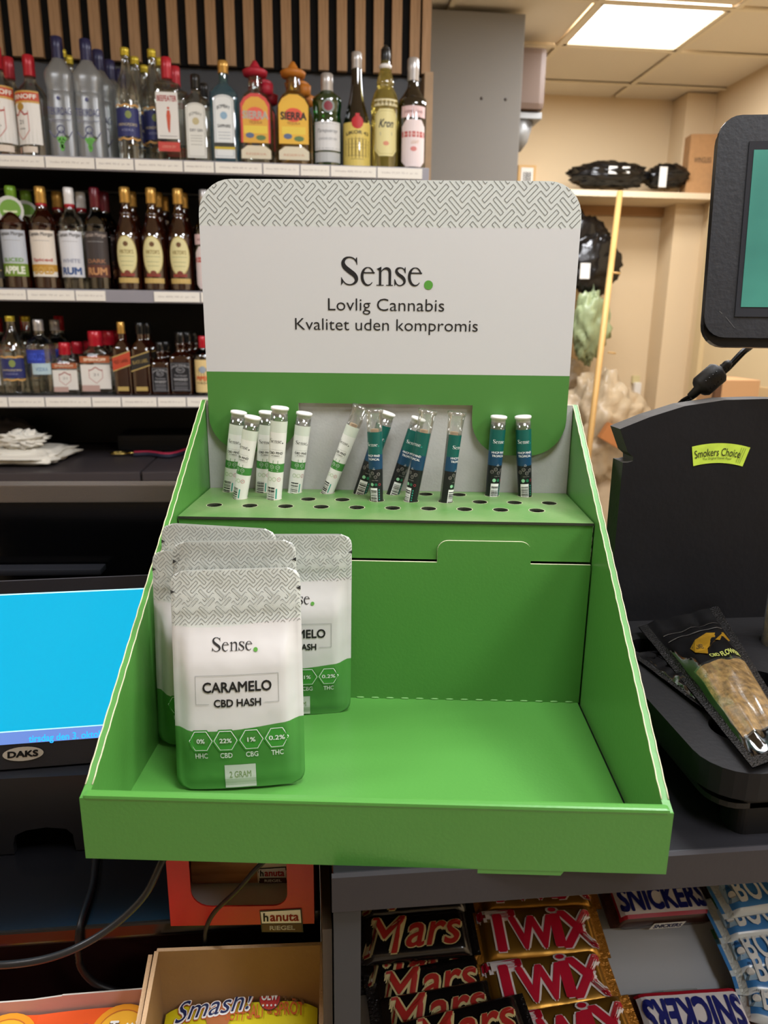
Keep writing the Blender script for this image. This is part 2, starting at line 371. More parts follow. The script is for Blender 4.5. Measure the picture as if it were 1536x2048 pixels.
for (i, j) in lamps:
    cx, cy = X0+(i+.5)*TX, Y0+(j+.5)*TY
    t = thing('ceiling_light', 'square flat white ceiling light panel glowing above the storage corner' if (i, j) == (6, 12) else 'square flat ceiling light panel over the shop floor, behind the camera side', 'light', (cx, cy, CZ), group=None if (i, j) == (6, 12) else 'shop ceiling light panels')
    b = B(); b.box((0, 0, .012), (TX-.03, TY-.03, .012), em); b.obj('diffuser', t)
    b = B()
    for sx in (-1, 1): b.box((sx*(TX/2-.022), 0, .002), (.02, TY-.026, .008), gridm)
    for sy in (-1, 1): b.box((0, sy*(TY/2-.022), .002), (TX-.026, .02, .008), gridm)
    b.obj('frame', t)
    L = bpy.data.lights.new('panel_light', 'AREA'); L.shape = 'RECTANGLE'; L.size = TX-.06; L.size_y = TY-.06; L.energy = LAMP_W; L.color = LAMP_COL
    lo = bpy.data.objects.new('panel_light', L); COL.objects.link(lo); lo.parent = t; lo.location = (0, 0, -.012)

# oak slat cladding on black felt above the liquor shelves
SY = 2.40
zb = PY(20, 107, SY).z
x0 = PY(27, 60, SY).x; pitch = (PY(833, 60, SY).x-PY(28, 60, SY).x)/21.0
sl = thing('slat_cladding', 'vertical oak slats on black felt above the liquor shelves', 'wall panel', (0, SY+.03, zb))
b = B(); b.box(((x0+pitch*21.7-2.16)/2, .02, .6), (x0+pitch*21.7+2.16, .02, 1.2), feltm); b.obj('felt_backing', sl)
x0 = PY(27, 60, SY).x; x1 = PY(833, 60, SY).x
# slat centres read off along the row
pitch = (PY(833, 60, SY).x-PY(28, 60, SY).x)/21.0
s0 = B(); s0.box((0, 0, .6), (.034, .02, 1.2), oakm); sme = s0.mesh('slat')
for k in range(-16, 22): link('slat', sme, sl, loc=(x0+pitch*k, -.0, 0))
b = B(); b.box((x0+pitch*21.62, 0.004, .6), (.03, .045, 1.2), oakm); b.obj('end_board', sl)
b = B(); b.box((x0+pitch*21.75, SY+.05, zb-.35), (.03, .12, .7), M('oak_edge_board', '#a88a66', .5, vary=.2, vscale=9)); o = b.obj('oak_end_board', label='pale oak board closing the end of the liquor shelves', category='board')
# storage shelf and things in the far corner
wallshelf_z = PY(1130, 378, 3.98).z
b = B(); b.box((1.8, 4.155, wallshelf_z-.016), (1.12, .35, .032), M('cream_shelf_board', '#d9c6a6', .6)); 
o = b.obj('storage_shelf', label='cream storage shelf board fixed across the back wall under black bags', category='shelf')
b = B(); b.box((1.8, 4.32, wallshelf_z-.06), (1.1, .02, .055), M('brown_batten', '#9a7348', .6)); b.obj('batten', o)
pole = thing('wooden_pole', 'long pale wooden pole leaning up under the storage shelf edge', 'pole')
a = PY(1240, 384, 3.94); c_ = PY(1182, 860, 3.42); d = (c_-a).normalized(); e = a+d*((a.z+ZC)/(-d.z)-.012)
bq = B(); bq.tube([a, e], .017, M('pale_pine', '#d2a765', .55, vary=.15, vscale=5), 8); bq.obj('shaft', pole)
for k, (px, py) in enumerate(((1225, 545), (1216, 705))):
    q = PY(px, py, 3.72+.02*k); bq = B(); bq.tube([q, q+Vector((.045, 0, -.004))], .005, M('pale_pine')); bq.obj('peg', pole)
def blob(c, r, mat, amp=.25, f=3.0, seed=0, nu=40, nv=26, crease=1, flatb=None, tf=None, pw=1.0, bb=None, e=2):
    bb = bb or B(); S = Vector((seed*7.3, seed*3.1, seed))
    def fn(u, v):
        t = 2*pi*u; p = pi*(v-.5)*.998; ct, st = cos(t), sin(t)
        d = Vector((cos(p)*math.copysign(abs(ct)**(2/e), ct), cos(p)*math.copysign(abs(st)**(2/e), st), sin(p)))
        n = noise.noise(Vector((cos(t), sin(t), p))*f+S)+.5*noise.noise(Vector((cos(t), sin(t), p))*f*2.3+S)
        n2 = abs(noise.noise(Vector((cos(t)*1.3, sin(t)*1.3, p*1.2))*f*1.5+S*2))
        k = 1+amp*n-crease*amp*.7*n2
        x = Vector((d.x*r[0]*k, d.y*r[1]*k, d.z*r[2]*k))
        if flatb is not None: x.z = max(x.z, -flatb*r[2])
        x += Vector(c)
        return tf @ x if tf else x
    bb.grid(fn, nu, nv, mat); return bb
blackbag = M('black_bag_film', '#0c0b0b', .22, spec=.6, bump=.5, bscale=25)
whitetag = M('white_paper', '#e4e0d6', .6)
def at_bag(name, label, cx, cy, w, h, Y, depth, mat, seed, tags=(), **kw):
    c = PY(cx, cy, Y); s = (PY(cx+w/2, cy, Y)-PY(cx-w/2, cy, Y)).x/2; hh = abs(PY(cx, cy-h/2, Y).z-PY(cx, cy+h/2, Y).z)/2
    t = thing(name, label, 'bag', c); blob((0, 0, 0), (s, depth, hh), mat, seed=seed, **kw).obj('bag_film', t)
    for (dx, dy, tw, th) in tags:
        q = PY(cx+dx, cy+dy, Y-depth*.95); b = B(); k = abs(PY(0, 0, Y).x-PY(1, 0, Y).x)
        b.box(q-c, (tw*k, .004, th*k), whitetag, tf=None); b.obj('paper_tag', t)
    return t
z = wallshelf_z
at_bag('refuse_bag', 'crumpled black plastic bundle with white tags, lying on the storage shelf', 1216, 352, 156, 56, 4.10, .12, blackbag, 1, ((10, -12, 20, 16), (36, -12, 18, 14)), amp=.24, e=2.4, flatb=.85)
at_bag('refuse_bag', 'smaller black plastic bundle banded with white tape, beside the cardboard box', 1332, 354, 90, 50, 4.12, .11, blackbag, 4, ((-6, 0, 18, 44),), amp=.24, e=2.4, flatb=.85)
at_bag('hanging_bag', 'black plastic sack hanging below the storage shelf against the wall', 1140, 494, 150, 138, 4.1, .07, blackbag, 2, (), amp=.22)
at_bag('hanging_bag', 'shiny black sack bulging beside the wooden pole with a white tag', 1187, 530, 106, 120, 3.96, .06, blackbag, 9, ((-17, 12, 24, 36),), amp=.22)
at_bag('green_bag', 'pale green crumpled plastic bag hanging under the black sacks', 1180, 655, 72, 135, 3.9, .06, M('green_film', '#9aa67a', .35, spec=.6, bump=.6, bscale=30, vary=.15, vscale=12), 5, (), amp=.35)
film = M('clear_film_wrap', '#cdb795', .35, spec=.6, vary=.15, vscale=9, alpha=.8)
at_bag('clear_film', 'heap of crumpled clear plastic sheeting on the floor by the pole', 1195, 860, 190, 210, 3.9, .2, film, 6, (), amp=.3, f=3.0, nu=60, nv=40)
at_bag('clear_film', 'pale bundle of plastic wrap standing under the green bag', 1140, 760, 80, 80, 4.16, .09, film, 11, (), amp=.3, f=3.0)
at_bag('floor_sack', 'tall beige sack slumped on the floor beneath the clear sheeting', 1230, 1040, 260, 330, 4.0, .22, M('beige_sacking', '#c9b393', .7, bump=.4, bscale=30), 12, (), amp=.3)
b = B(); q = PY(1225, 870, 3.66); b.box(q, (.13, .05, .1), M('orange_card', '#b5743f', .7), tf=Matrix.Translation(q) @ Matrix.Rotation(.5, 4, 'Y') @ Matrix.Translation(-q)); b.obj('card_piece', label='small orange brown card wedged in the plastic sheeting', category='card')
# cardboard carton on the storage shelf
c0 = PY(1372, 378, 4.05); kx = PY(1440, 378, 4.05).x
t = thing('cardboard_box', 'brown cardboard carton standing at the end of the storage shelf', 'box', (c0.x+.135, 4.14, wallshelf_z), rz=radians(-8))
brown = M('brown_cardboard', '#b08456', .75, vary=.08, vscale=40)
b = B(); b.box((0, 0, .165), (.24, .2, .33), brown, bev=.004); b.obj('carton', t)
b = B(); P_ = Pr(b, flat(-.1005)); P_.text('WINGLISS', -.04, .19, .10, .03, M('black_print', '#1a1614', .6), 1); b.obj('lettering', t)
b = B(); b.box((.09, -.102, .2), (.03, .003, .06), whitetag); b.obj('label_sticker', t)
# socket, small framed barcode, door on the far right
q = PY(1270, 768, 4.33); t = thing('wall_socket', 'white plug in a wall socket low on the cream wall', 'socket', (q.x, 4.338, q.z)); b = B(); b.box((0, -.01, .03), (.05, .02, .05), M('ivory_plastic', '#cfc08d', .4), bev=.003); b.obj('socket_plate', t)
b = B(); b.box((.005, -.03, -.03), (.045, .04, .085), M('white_plastic', '#e8e2d6', .35), bev=.008); b.obj('plug_adapter', t)
q = PY(1053, 352, 4.33); t = thing('framed_notice', 'small pale wooden framed notice on the wall beside the grey pier', 'notice', (q.x, 4.33, q.z-.06))
b = B(); b.box((0, 0, .04), (.11, .016, .16), M('pale_pine'), bev=.002); b.obj('frame', t)
b = B(); b.box((0, -.01, .045), (.075, .004, .12), whitetag); b.obj('sheet', t)
b = B(); Pr(b, flat(-.0125)).barcode(-.025, .0, .025, .08, M('black_print'), 1, seed=3, n=8); b.obj('barcode', t)
# brown box on a bracket behind the pier
q = PY(1064, 170, 3.5); t = thing('wall_speaker', 'dark brown rounded box fixed high behind the grey pier', 'speaker', (q.x-.06, 3.5, q.z-.14))
b = B(); b.box((0, 0, .14), (.20, .2, .27), M('brown_leatherette', '#5b4534', .5), bev=.03); b.obj('housing', t)
b = B(); b.box((0.01, 0, -.015), (.17, .16, .03), M('grey_metal', '#83827f', .4, metal=.3), bev=.004); b.lathe([(-.16, .02), (-.12, .05), (-.03, .075)], M('grey_metal'), 16); b.obj('bracket', t)
# doors and casings of the far right
dcol = M('door_paint', '#d7bf93', .5)
def post(name, xa, ya, w, d, z0, z1, mat): b = B(); b.box((xa, ya, (z0+z1)/2), (w, d, z1-z0), mat, bev=.003); return b
xw = 2.38
ya, yb = 3.95, 3.08
dr = B(); dr.box((xw-.005, (ya+yb)/2, .1), (.03, ya-yb, 2.1), dcol, bev=.003); door = struct('door_1', dr)
for yy in (ya+.03, yb-.03): bb = B(); bb.box((xw-.02, yy, .12), (.05, .08, 2.14), M('door_casing', '#cdb588', .5), bev=.004); bb.obj('casing', door)
bb = B(); bb.box((xw-.02, (ya+yb)/2, 1.18), (.05, ya-yb+.14, .08), M('door_casing'), bev=.004); bb.obj('casing_head', door)
for zc in (.65, -.35): bb = B(); bb.box((xw-.022, (ya+yb)/2, zc), (.01, ya-yb-.26, .72), M('door_panel_inset', '#c9a878', .5), bev=.003); bb.obj('door_panel', door)
b = B(); b.box((1.36, 4.335, -ZC+.05), (2.04, .015, .1), M('white_skirting', '#e0d3bd', .5)); struct('baseboard_back', b)
# tall brown carton standing behind the till screen
q = PY(1475, 760, 2.6); t = thing('tall_carton', 'tall tan carton standing by the door beneath the till screen', 'box', (q.x+.02, 2.7, -ZC))
b = B(); b.box((0, 0, .5), (.17, .2, 1.0+q.z-.0), M('tan_card', '#bb8f62', .7), bev=.004); b.obj('carton', t)
b = B(); b.box((-.1, -.09, .5), (.03, .02, 1.02+q.z), M('dark_tape', '#5a3a22', .6)); b.obj('dark_edge_strip', t)

# ================================================================== LIQUOR SHELVING
SF = 2.0                      # front of the shelves
SZ = [PY(858, 335, SF).z, PY(0, 578, SF).z+.004, PY(0, 792, SF).z+.002]
shelfm = M('shelf_black_steel', '#17171a', .35, bump=.02)
railm = M('price_rail_grey', '#8d8b92', .3, spec=.6)
su = thing('shelf_unit', 'dark steel wall shelving holding three rows of liquor bottles', 'shelving', (-.75, 2.25, -ZC))
XL, XR = -1.9, PY(858, 335, SF).x
perf = M('perforated_panel', '#303236', .5)
nt = perf.node_tree; tcn = nt.nodes.new('ShaderNodeTexCoord'); mp = nt.nodes.new('ShaderNodeMapping'); mp.inputs['Scale'].default_value = (42, 42, 42); nt.links.new(tcn.outputs['Object'], mp.inputs[0])
vo = nt.nodes.new('ShaderNodeTexVoronoi'); vo.inputs['Randomness'].default_value = 0.0; nt.links.new(mp.outputs[0], vo.inputs[0])
lt = nt.nodes.new('ShaderNodeMath'); lt.operation = 'GREATER_THAN'; lt.inputs[1].default_value = .22; nt.links.new(vo.outputs['Distance'], lt.inputs[0])
mxn = nt.nodes.new('ShaderNodeMix'); mxn.data_type = 'RGBA'; mxn.inputs[6].default_value = (.002, .002, .002, 1); mxn.inputs[7].default_value = lin('#45474b'); nt.links.new(lt.outputs[0], mxn.inputs[0]); nt.links.new(mxn.outputs[2], nt.nodes['Principled BSDF'].inputs['Base Color'])
def su_obj(name, b, **kw):
    for i, v in enumerate(b.v): b.v[i] = (v[0]+.75, v[1]-2.25, v[2]+ZC)
    return b.obj(name, su, **kw)
zt = PY(20, 107, 2.4).z
b = B(); b.box(((XL+XR)/2, 2.47, zt/2+SZ[0]/2+.0), (XR-XL, .02, zt-SZ[0]+.06), perf); su_obj('perforated_back', b)
b = B(); cz = PY(0, 945, 1.9).z; b.box(((XL+XR)/2, 2.47, (SZ[0]+cz)/2-.018), (XR-XL, .02, SZ[0]-cz-.04), M('shelf_back_black', '#0a0a0c', .6)); su_obj('back_panel', b)
for x in (XL, XR-.008): b = B(); b.box((x, 2.27, (SZ[0]+cz)/2), (.018, .4, SZ[0]-cz-.002), shelfm); su_obj('side_panel', b)
for k, z in enumerate(SZ):
    b = B(); b.box(((XL+XR)/2, 2.235, z-.012), (XR-XL, .45, .024), shelfm, bev=.002); s_ = su_obj('shelf', b)
    b = B(); b.box(((XL+XR)/2, SF+.002, z-.02), (XR-XL, .012, .036), railm if k < 1 else railm, bev=.002); su_obj('price_rail', b)
    x = XL+.02; R = random.Random(k+3); kk = 0
    gaps = {0: [(44, 103), (165, 225)], 1: [(0, 20), (256, 297), (354, 376)], 2: []}[k]
    while x < XR-.03:
        w = R.choice((.09, .11, .14)); x2 = min(x+w, XR-.004)
        pj = lambda X: 768+FPX*((Vector((X, SF, z))-CC).dot(RT))/((Vector((X, SF, z))-CC).dot(FW))
        mid = pj((x+x2)/2)
        if not any(a < mid < c for a, c in gaps):
            b = B(); b.box(((x+x2)/2, SF-.006, z-.02), (x2-x-.004, .003, .029), whitetag); 
            if pj(x2) > 0: Pr(b, flat(SF-.0076)).text(R.choice(('Vodka 37,5% 70 cl', 'Rom 35% 70 cl', 'Gin 40% 70 cl', 'Whisky 40% 35 cl'))+'  pr. ltr', (x+x2)/2, z-.02, (x2-x)*.8, .006, M('pale_print', '#a59d9a', .6), 1)
            su_obj('price_label', b)
        x = x2
# low cabinets under the shelves
cz = PY(0, 945, 1.9).z
cm = M('cabinet_charcoal', '#3a3537', .4, bump=.02)
for nm, xa, xb, lb in (('low_cabinet', -1.9, PY(283, 945, 1.9).x-.003, 'long charcoal low cabinet under the liquor shelves carrying the white bag'), ('low_cabinet', PY(283, 945, 1.9).x+.003, .42, 'charcoal low cabinet section carrying the red strap')):
    t = thing(nm, lb, 'cabinet', ((xa+xb)/2, 2.2, -ZC))
    b = B(); b.box((0, 0, ZC+cz-.015), (xb-xa, .62, .03), cm, bev=.004); b.obj('cabinet_top', t)
    b = B(); b.box((0, .02, (ZC+cz-.03)/2), (xb-xa-.01, .56, ZC+cz-.03), M('cabinet_body_dark', '#1b191a', .5)); b.obj('body', t)
    n = max(1, round((xb-xa)/.6)); w = (xb-xa)/n
    for i in range(n):
        b = B(); b.box((-(xb-xa)/2+w*(i+.5), -.275, (ZC+cz-.05)/2), (w-.008, .02, ZC+cz-.06), M('cabinet_door_grey', '#353132', .4), bev=.003); d_ = b.obj('door', t)
        b = B(); b.box((-(xb-xa)/2+w*(i+.5)+w*.3, -.295, (ZC+cz)-.2), (.1, .012, .012), M('grey_metal'), bev=.003); b.obj('handle', d_)
# things on the cabinet
def clothy(name, label, cat, cx, cy, w, h, Y, depth, mat, seed, **kw):
    c = PY(cx, cy, Y); s = (PY(cx+w/2, cy, Y)-PY(cx-w/2, cy, Y)).x/2
    t = thing(name, label, cat, (c.x, Y, cz)); blob((0, 0, h*.9), (s, depth, h), mat, seed=seed, flatb=.88, **kw).obj('fabric', t); return t
t = clothy('tote_bag', 'folded white fabric bag lying on the low cabinet', 'bag', 45, 915, 190, .028, 2.08, .12, M('white_canvas', '#d8d4c8', .8, bump=.4, bscale=40), 3, amp=.2, f=3.0, e=5)
blob((.02, -.03, .075), (.07, .05, .03), M('white_canvas'), seed=8, amp=.5, f=3).obj('ribbon_bow', t)
clothy('folded_cap', 'grey folded cap lying at the back of the low cabinet', 'cap', 5, 870, 140, .06, 2.32, .07, M('grey_felt', '#4b4648', .8), 7, amp=.2)
t = thing('carry_strap', 'red and navy strap with a brass clip lying on the low cabinet', 'strap', (0, 0, 0))
pts = [PZ(x, y, cz+.012) for x, y in ((268, 906), (300, 905), (340, 909), (380, 898), (430, 890), (500, 890))]
b = B(); b.tube([(p.x, p.y, p.z) for p in spline(pts, 4)] if 0 else [Vector(p) for p in spline([tuple(q) for q in pts], 4)], .007, M('red_webbing', '#a01f3c', .7), 8); b.obj('red_band', t)
b = B(); b.tube([Vector(p)+Vector((0, -.012, -.004)) for p in spline([tuple(q) for q in pts], 4)], .007, M('navy_webbing', '#14182c', .7), 8); b.obj('navy_band', t)
q = pts[0]; b = B(); b.tube([q+Vector((-.05+.028*cos(a), .018*sin(a), .0)) for a in [2*pi*i/14 for i in range(15)]], .0035, M('brass', '#b9a35c', .25, metal=1), 6); b.tube([q+Vector((-.02, 0, 0)), q+Vector((.005, 0, 0))], .005, M('brass'), 8); b.obj('clip', t)
t = thing('laptop_bag', 'flat black case lying on the low cabinet behind the strap', 'case', (PY(330, 880, 2.35).x, 2.34, cz)); b = B(); b.box((0, 0, .03), (.3, .16, .06), M('black_nylon', '#0e0e10', .6), bev=.02); b.obj('case_body', t)

# ================================================================== BOTTLES
clear = GL('clear_glass', (.86, .89, .87, 1), .06); frost = GL('frosted_glass', (.7, .74, .76, 1), .06, .3, milky=.5, dcol=(.42, .44, .45, 1))
blueg = GL('blue_glass', (.16, .55, .68, 1), .1, milky=.35, dcol='#2f7f9a'); greeng = GL('green_glass', (.02, .30, .08, 1), .1, milky=.35, dcol='#0b5a20'); amber = GL('amber_spirit', (.30, .07, .015, 1), .08, milky=.4, dcol='#4a1c0a')
goldg = GL('gold_spirit', (.72, .52, .16, 1), .08, milky=.3, dcol='#8a6a2a'); yelg = GL('pale_gold_spirit', (.86, .76, .35, 1), .07, milky=.3, dcol='#b0a04a'); darkg = GL('dark_bottle_glass', (.05, .022, .015, 1), .08)
Cc = dict(red='#b01a2a', dred='#5e1420', gold='#c79b4f', navy='#1f2048', yellow='#c9b53c', white='#e4e2e0', black='#141414', silver='#b9b6b4', green='#6f9a2c', orange='#c4762a')
def capm(k): return M('cap_'+k, Cc[k], .3, metal=.55 if k in ('gold', 'silver', 'yellow') else .1, spec=.6)
def lm(h): return M('ink_'+h.strip('#'), h, .5)
RND = [(0, .9), (.01, 1), (.60, 1), (.66, .97), (.73, .72), (.78, .42), (.82, .30), (.90, .27), (.985, .27)]
PROF = {
 'vodkar': [(0, .9), (.012, 1), (.50, 1), (.60, .97), (.67, .78), (.72, .5), (.76, .36), (.86, .32), (.97, .32)],
 'raki': [(0, .95), (.01, 1), (.50, .93), (.56, .90), (.66, 1.0), (.72, .93), (.78, .6), (.83, .38), (.9, .33), (.98, .33)],
 'bluelab': [(0, .9), (.01, 1), (.52, 1), (.58, 1.0), (.68, .82), (.78, .48), (.86, .33), (.92, .30), (.98, .3)],
 'ginred': [(0, .92), (.012, 1), (.68, 1), (.74, .9), (.78, .45), (.82, .36), (.97, .36)],
 'dry': [(0, .92), (.012, 1), (.62, 1), (.70, .9), (.76, .55), (.80, .34), (.9, .32), (.98, .32)],
 'sierra': [(0, .9), (.012, 1), (.30, 1.0), (.50, .98), (.60, .90), (.68, .68), (.72, .45), (.80, .42), (.86, .40), (.90, .4)],
 'tanq': [(0, .9), (.012, .96), (.48, .98), (.55, .93), (.62, .95), (.68, 1.0), (.74, .96), (.79, .6), (.82, .40), (.86, .38), (.97, .38)],
 'tall': [(0, .9), (.01, 1), (.33, 1), (.42, .9), (.55, .62), (.68, .42), (.82, .34), (.98, .32)],
 'crown': [(0, .9), (.01, 1), (.50, 1), (.55, 1.02), (.64, .8), (.69, .56), (.72, .62), (.78, .52), (.84, .38), (.9, .33), (.97, .3)],
 'wine': [(0, .92), (.01, 1), (.58, 1), (.64, .9), (.70, .6), (.75, .4), (.82, .34), (.98, .32)],
 'rum': [(0, .9), (.012, 1), (.58, .98), (.64, 1.0), (.70, .82), (.76, .5), (.80, .40), (.88, .36), (.97, .35)],
 'amb': [(0, .9), (.012, 1), (.50, 1), (.58, .88), (.66, .66), (.72, .5), (.75, .52), (.80, .36), (.9, .34), (.97, .34)],
 'absolut': [(0, .92), (.012, 1), (.60, 1), (.68, .93), (.74, .65), (.78, .36), (.86, .32), (.97, .32)],
 'flask': [(0, .9), (.015, 1), (.55, 1), (.62, .88), (.70, .6), (.76, .42), (.82, .40), (.97, .38)],
 'jw': [(0, .95), (.01, 1), (.58, 1), (.68, .78), (.75, .42), (.8, .36), (.97, .34)],
 'jd': [(0, .95), (.015, 1), (.56, 1), (.62, .92), (.68, .5), (.74, .42), (.80, .5), (.84, .42), (.97, .42)],
 'pig': [(0, .93), (.012, 1), (.62, 1), (.70, .85), (.76, .45), (.82, .36), (.97, .36)],
}
def L_vodkar(P, R, H):
    w = R*1.25; P.rect(-w, .12*H, w, .515*H, lm('#e6e4df'), 0, 10); P.rect(-w, .515*H, w, .535*H, lm('#c9a04e'), 0, 10); P.rect(-w, .535*H, w, .615*H, lm('#c04a2a'), 0, 10); P.rect(-w, .615*H, w, .63*H, lm('#c9a04e'), 0, 10)
    P.text('SMIRNOFF', 0, .575*H, w*1.75, .045*H, lm('#f0ebdf'), 2, .03)
    c = [(-.5, .44), (-.5, .25), (-.2, .19), (0, .165), (.2, .19), (.5, .25), (.5, .44)]; P.line([(x*R, y*H) for x, y in c], .0016, lm('#c0503a'), 2)
    P.disc(0, .48*H, R*.28, lm('#b08a3a'), 2, 14, .8); P.line([(x*R, (.42+.03*cos(x*9))*H) for x in (-.5, -.25, 0, .25, .5)], .004, lm('#b04038'), 2); P.text('VODKA', 0, .27*H, R*.5, .014*H, lm('#444444'), 2)
    P.text('21', 0, .335*H, R*.3, .04*H, lm('#5a5a60'), 2); P.rect(-w, .04*H, -w*.2, .10*H, lm('#c8a08a'), 0, 5); P.rect(-w*.1, .04*H, w*.7, .10*H, lm('#ddd0c0'), 0, 5)
def L_raki(P, R, H):
    n = lm('#474a78'); P.text('TEKIRDAG', 0, .385*H, R*1.6, .06*H, n, 1, 0); P.disc(0, .49*H, .005, n, 1); P.line([(-.8*R, .315*H), (.8*R, .315*H)], .0015, lm('#7d7f95'), 1); P.line([(-.7*R, .30*H), (.3*R, .30*H)], .001, lm('#7d7f95'), 1)
    for s in (-1, 1): P.line([(s*x*R, (.2+.03*cos(x*7))*H) for x in (.05, .2, .35, .5, .65, .8)], .0028, lm('#5b5d7f'), 1)
    P.ring(0, .24*H, .010, .002, n, 1); g = lm('#64b04a')
    for i, (x, y) in enumerate([(-.2, .16), (0, .165), (.2, .16), (-.12, .14), (.1, .14), (0, .12), (-.05, .10), (.05, .095), (0, .075)]): P.disc(x*R, y*H, .0055, g, 2, 10)
    P.disc(.35*R, .17*H, .008, lm('#6b7a5a'), 1, 6)
def L_bluelab(P, R, H):
    w = R*1.1; P.rect(-w, .21*H, w, .46*H, lm('#232a63'), 0, 10)
    for y0, s in ((.46, 1), (.21, -1)): P.line([(x*w, (y0+s*(.012+.016*abs(cos(x*4.5))))*H) for x in [i/8-1 for i in range(17)]], .005, lm('#c99a55'), 1)
    P.disc(R*.15, .40*H, R*.26, lm('#7d8a4a'), 2, 8, 1.2); P.text('VIKINGFJORD', 0, .31*H, w*1.5, .032*H, lm('#cbbf9a'), 2); P.text('VODKA', 0, .265*H, w*.9, .022*H, lm('#8f93b8'), 2)
def L_ginred(P, R, H):
    w = R*.85; P.rect(-w, .22*H, w, .66*H, lm('#dfddd8'), 0); P.text('BEEFEATER', 0, .60*H, w*1.8, .055*H, lm('#c23a3c'), 1, .03)
    c = lm('#c4553a'); P.poly([(x*R+.003, y*H) for x, y in ((-.12, .32), (-.18, .44), (-.1, .49), (.1, .49), (.16, .44), (.08, .32), (.04, .28), (-.04, .28))], c, 1); P.disc(.003, .51*H, R*.1, c, 1, 8)
    P.line([(-w*.8, .245*H), (w*.8, .245*H)], .0015, lm('#777777'), 1); P.rect(-w, .10*H, w, .19*H, lm('#c4483e'), 0); P.text('LONDON DRY', 0, .145*H, w*1.3, .025*H, lm('#e09a86'), 1)
def L_dry(P, R, H, col='#dcdcd4', ink='#8c8c84', low=None):
    w = R*.72; P.poly([(w, .05*H), (w, .60*H)]+[(w*cos(a), .60*H+w*.55*sin(a)) for a in [pi*i/10 for i in range(1, 10)]]+[(-w, .60*H), (-w, .05*H)], lm(col), 0)
    P.line([(w*.85, .07*H), (w*.85, .60*H)]+[(w*.85*cos(a), .60*H+w*.42*sin(a)) for a in [pi*i/10 for i in range(1, 10)]]+[(-w*.85, .60*H), (-w*.85, .07*H)], .001, lm(ink), 1, True)
    P.text('BOMBAY', 0, .55*H, w*1.3, .035*H, lm(ink), 1, .02, arc=-.006); P.disc(0, .46*H, w*.35, lm('#c0b48a') if not low else lm('#8fb0c8'), 1); P.text('DRY GIN' if not low else 'SAPPHIRE', 0, .36*H, w*1.3, .032*H, lm('#55555a'), 1, .02)
    for y in (.30, .27, .24, .2): P.line([(-w*.6, y*H), (w*.6, y*H)], .0012, lm(ink), 1)
    if low: P.rect(-w, .16*H, w, .20*H, lm('#3a3a32'), 2); P.rect(-w, .135*H, w, .16*H, lm('#c9b23a'), 2)
def L_sierra(P, R, H, base='#cf4a44', mid='#d9a640'):
    w = R*.85; T = [(w, .20*H), (w, .56*H), (w*.75, .62*H), (w*.3, .66*H), (-w*.3, .66*H), (-w*.75, .62*H), (-w, .56*H), (-w, .20*H)]; P.poly(T, lm(base), 0)
    P.poly([(x*.86, .20*H+(y-.20*H)*.93) for x, y in T], lm(mid), 1); P.disc(0, .47*H, w*.62, lm('#d8553a') if base != '#cf4a44' else lm('#e0604a'), 2, 16, .7)
    P.text('SIERRA', 0, .46*H, w*1.75, .075*H, lm('#e8e4d8') if base == '#cf4a44' else lm('#4c4640'), 3, .04); P.text('TEQUILA', 0, .39*H, w*.9, .03*H, lm('#8a4a2a'), 3)
    P.rect(-w*.8, .29*H, w*.8, .36*H, lm('#e2c64a'), 2); P.disc(-w*.4, .27*H, w*.3, lm('#5a6a8a'), 3, 8, .6); P.disc(w*.35, .25*H, w*.35, lm('#5e7a4a'), 3, 8, .5)
    P.poly([(-w*1.02, .05*H), (w*1.02, .05*H), (w*1.02, .13*H), (w*.6, .175*H), (-w*.6, .175*H), (-w*1.02, .13*H)], lm('#d6cdb4'), 2); P.text('RESERVA', 0, .095*H, w*1.4, .022*H, lm('#c48a6a'), 3)
def L_tanq(P, R, H):
    w = R*.98; P.rect(-w, .17*H, w, .47*H, lm('#d3d4d4'), 0, 8); P.line([(-w*.95, .19*H), (w*.95, .19*H)], .0012, lm('#8a9090'), 1); P.line([(-w*.95, .45*H), (w*.95, .45*H)], .0012, lm('#8a9090'), 1)
    P.text('Tanqueray', 0, .37*H, w*1.5, .05*H, lm('#5d6166'), 1, shear=.4); P.text('LONDON DRY GIN', 0, .29*H, w*1.3, .024*H, lm('#8a8e92'), 1); P.rect(-w, .045*H, w, .15*H, lm('#b3b6b6'), 0, 8)
    P.disc(R*.05, .63*H, R*.42, lm('#7c8a86'), 1); P.disc(R*.05, .63*H, R*.30, lm('#7c2430'), 2)
def L_tall(P, R, H):
    w = R*1.2; P.rect(-w, .01*H, w, .385*H, lm('#d3bd62'), 0, 10); P.disc(0, .385*H, R*.42, lm('#b51f22'), 2, 12); P.rect(-.006, .40*H, .006, .46*H, lm('#b51f22'), 1)
    P.text('LIKOR 43', 0, .30*H, w*1.4, .03*H, lm('#4a4028'), 2, .03, arc=-.004)
    for y, k in ((.245, .6), (.2, .7), (.17, .5), (.10, .6), (.07, .4)): P.line([(-w*k, y*H), (w*k, y*H)], .0014, lm('#93834a'), 1)
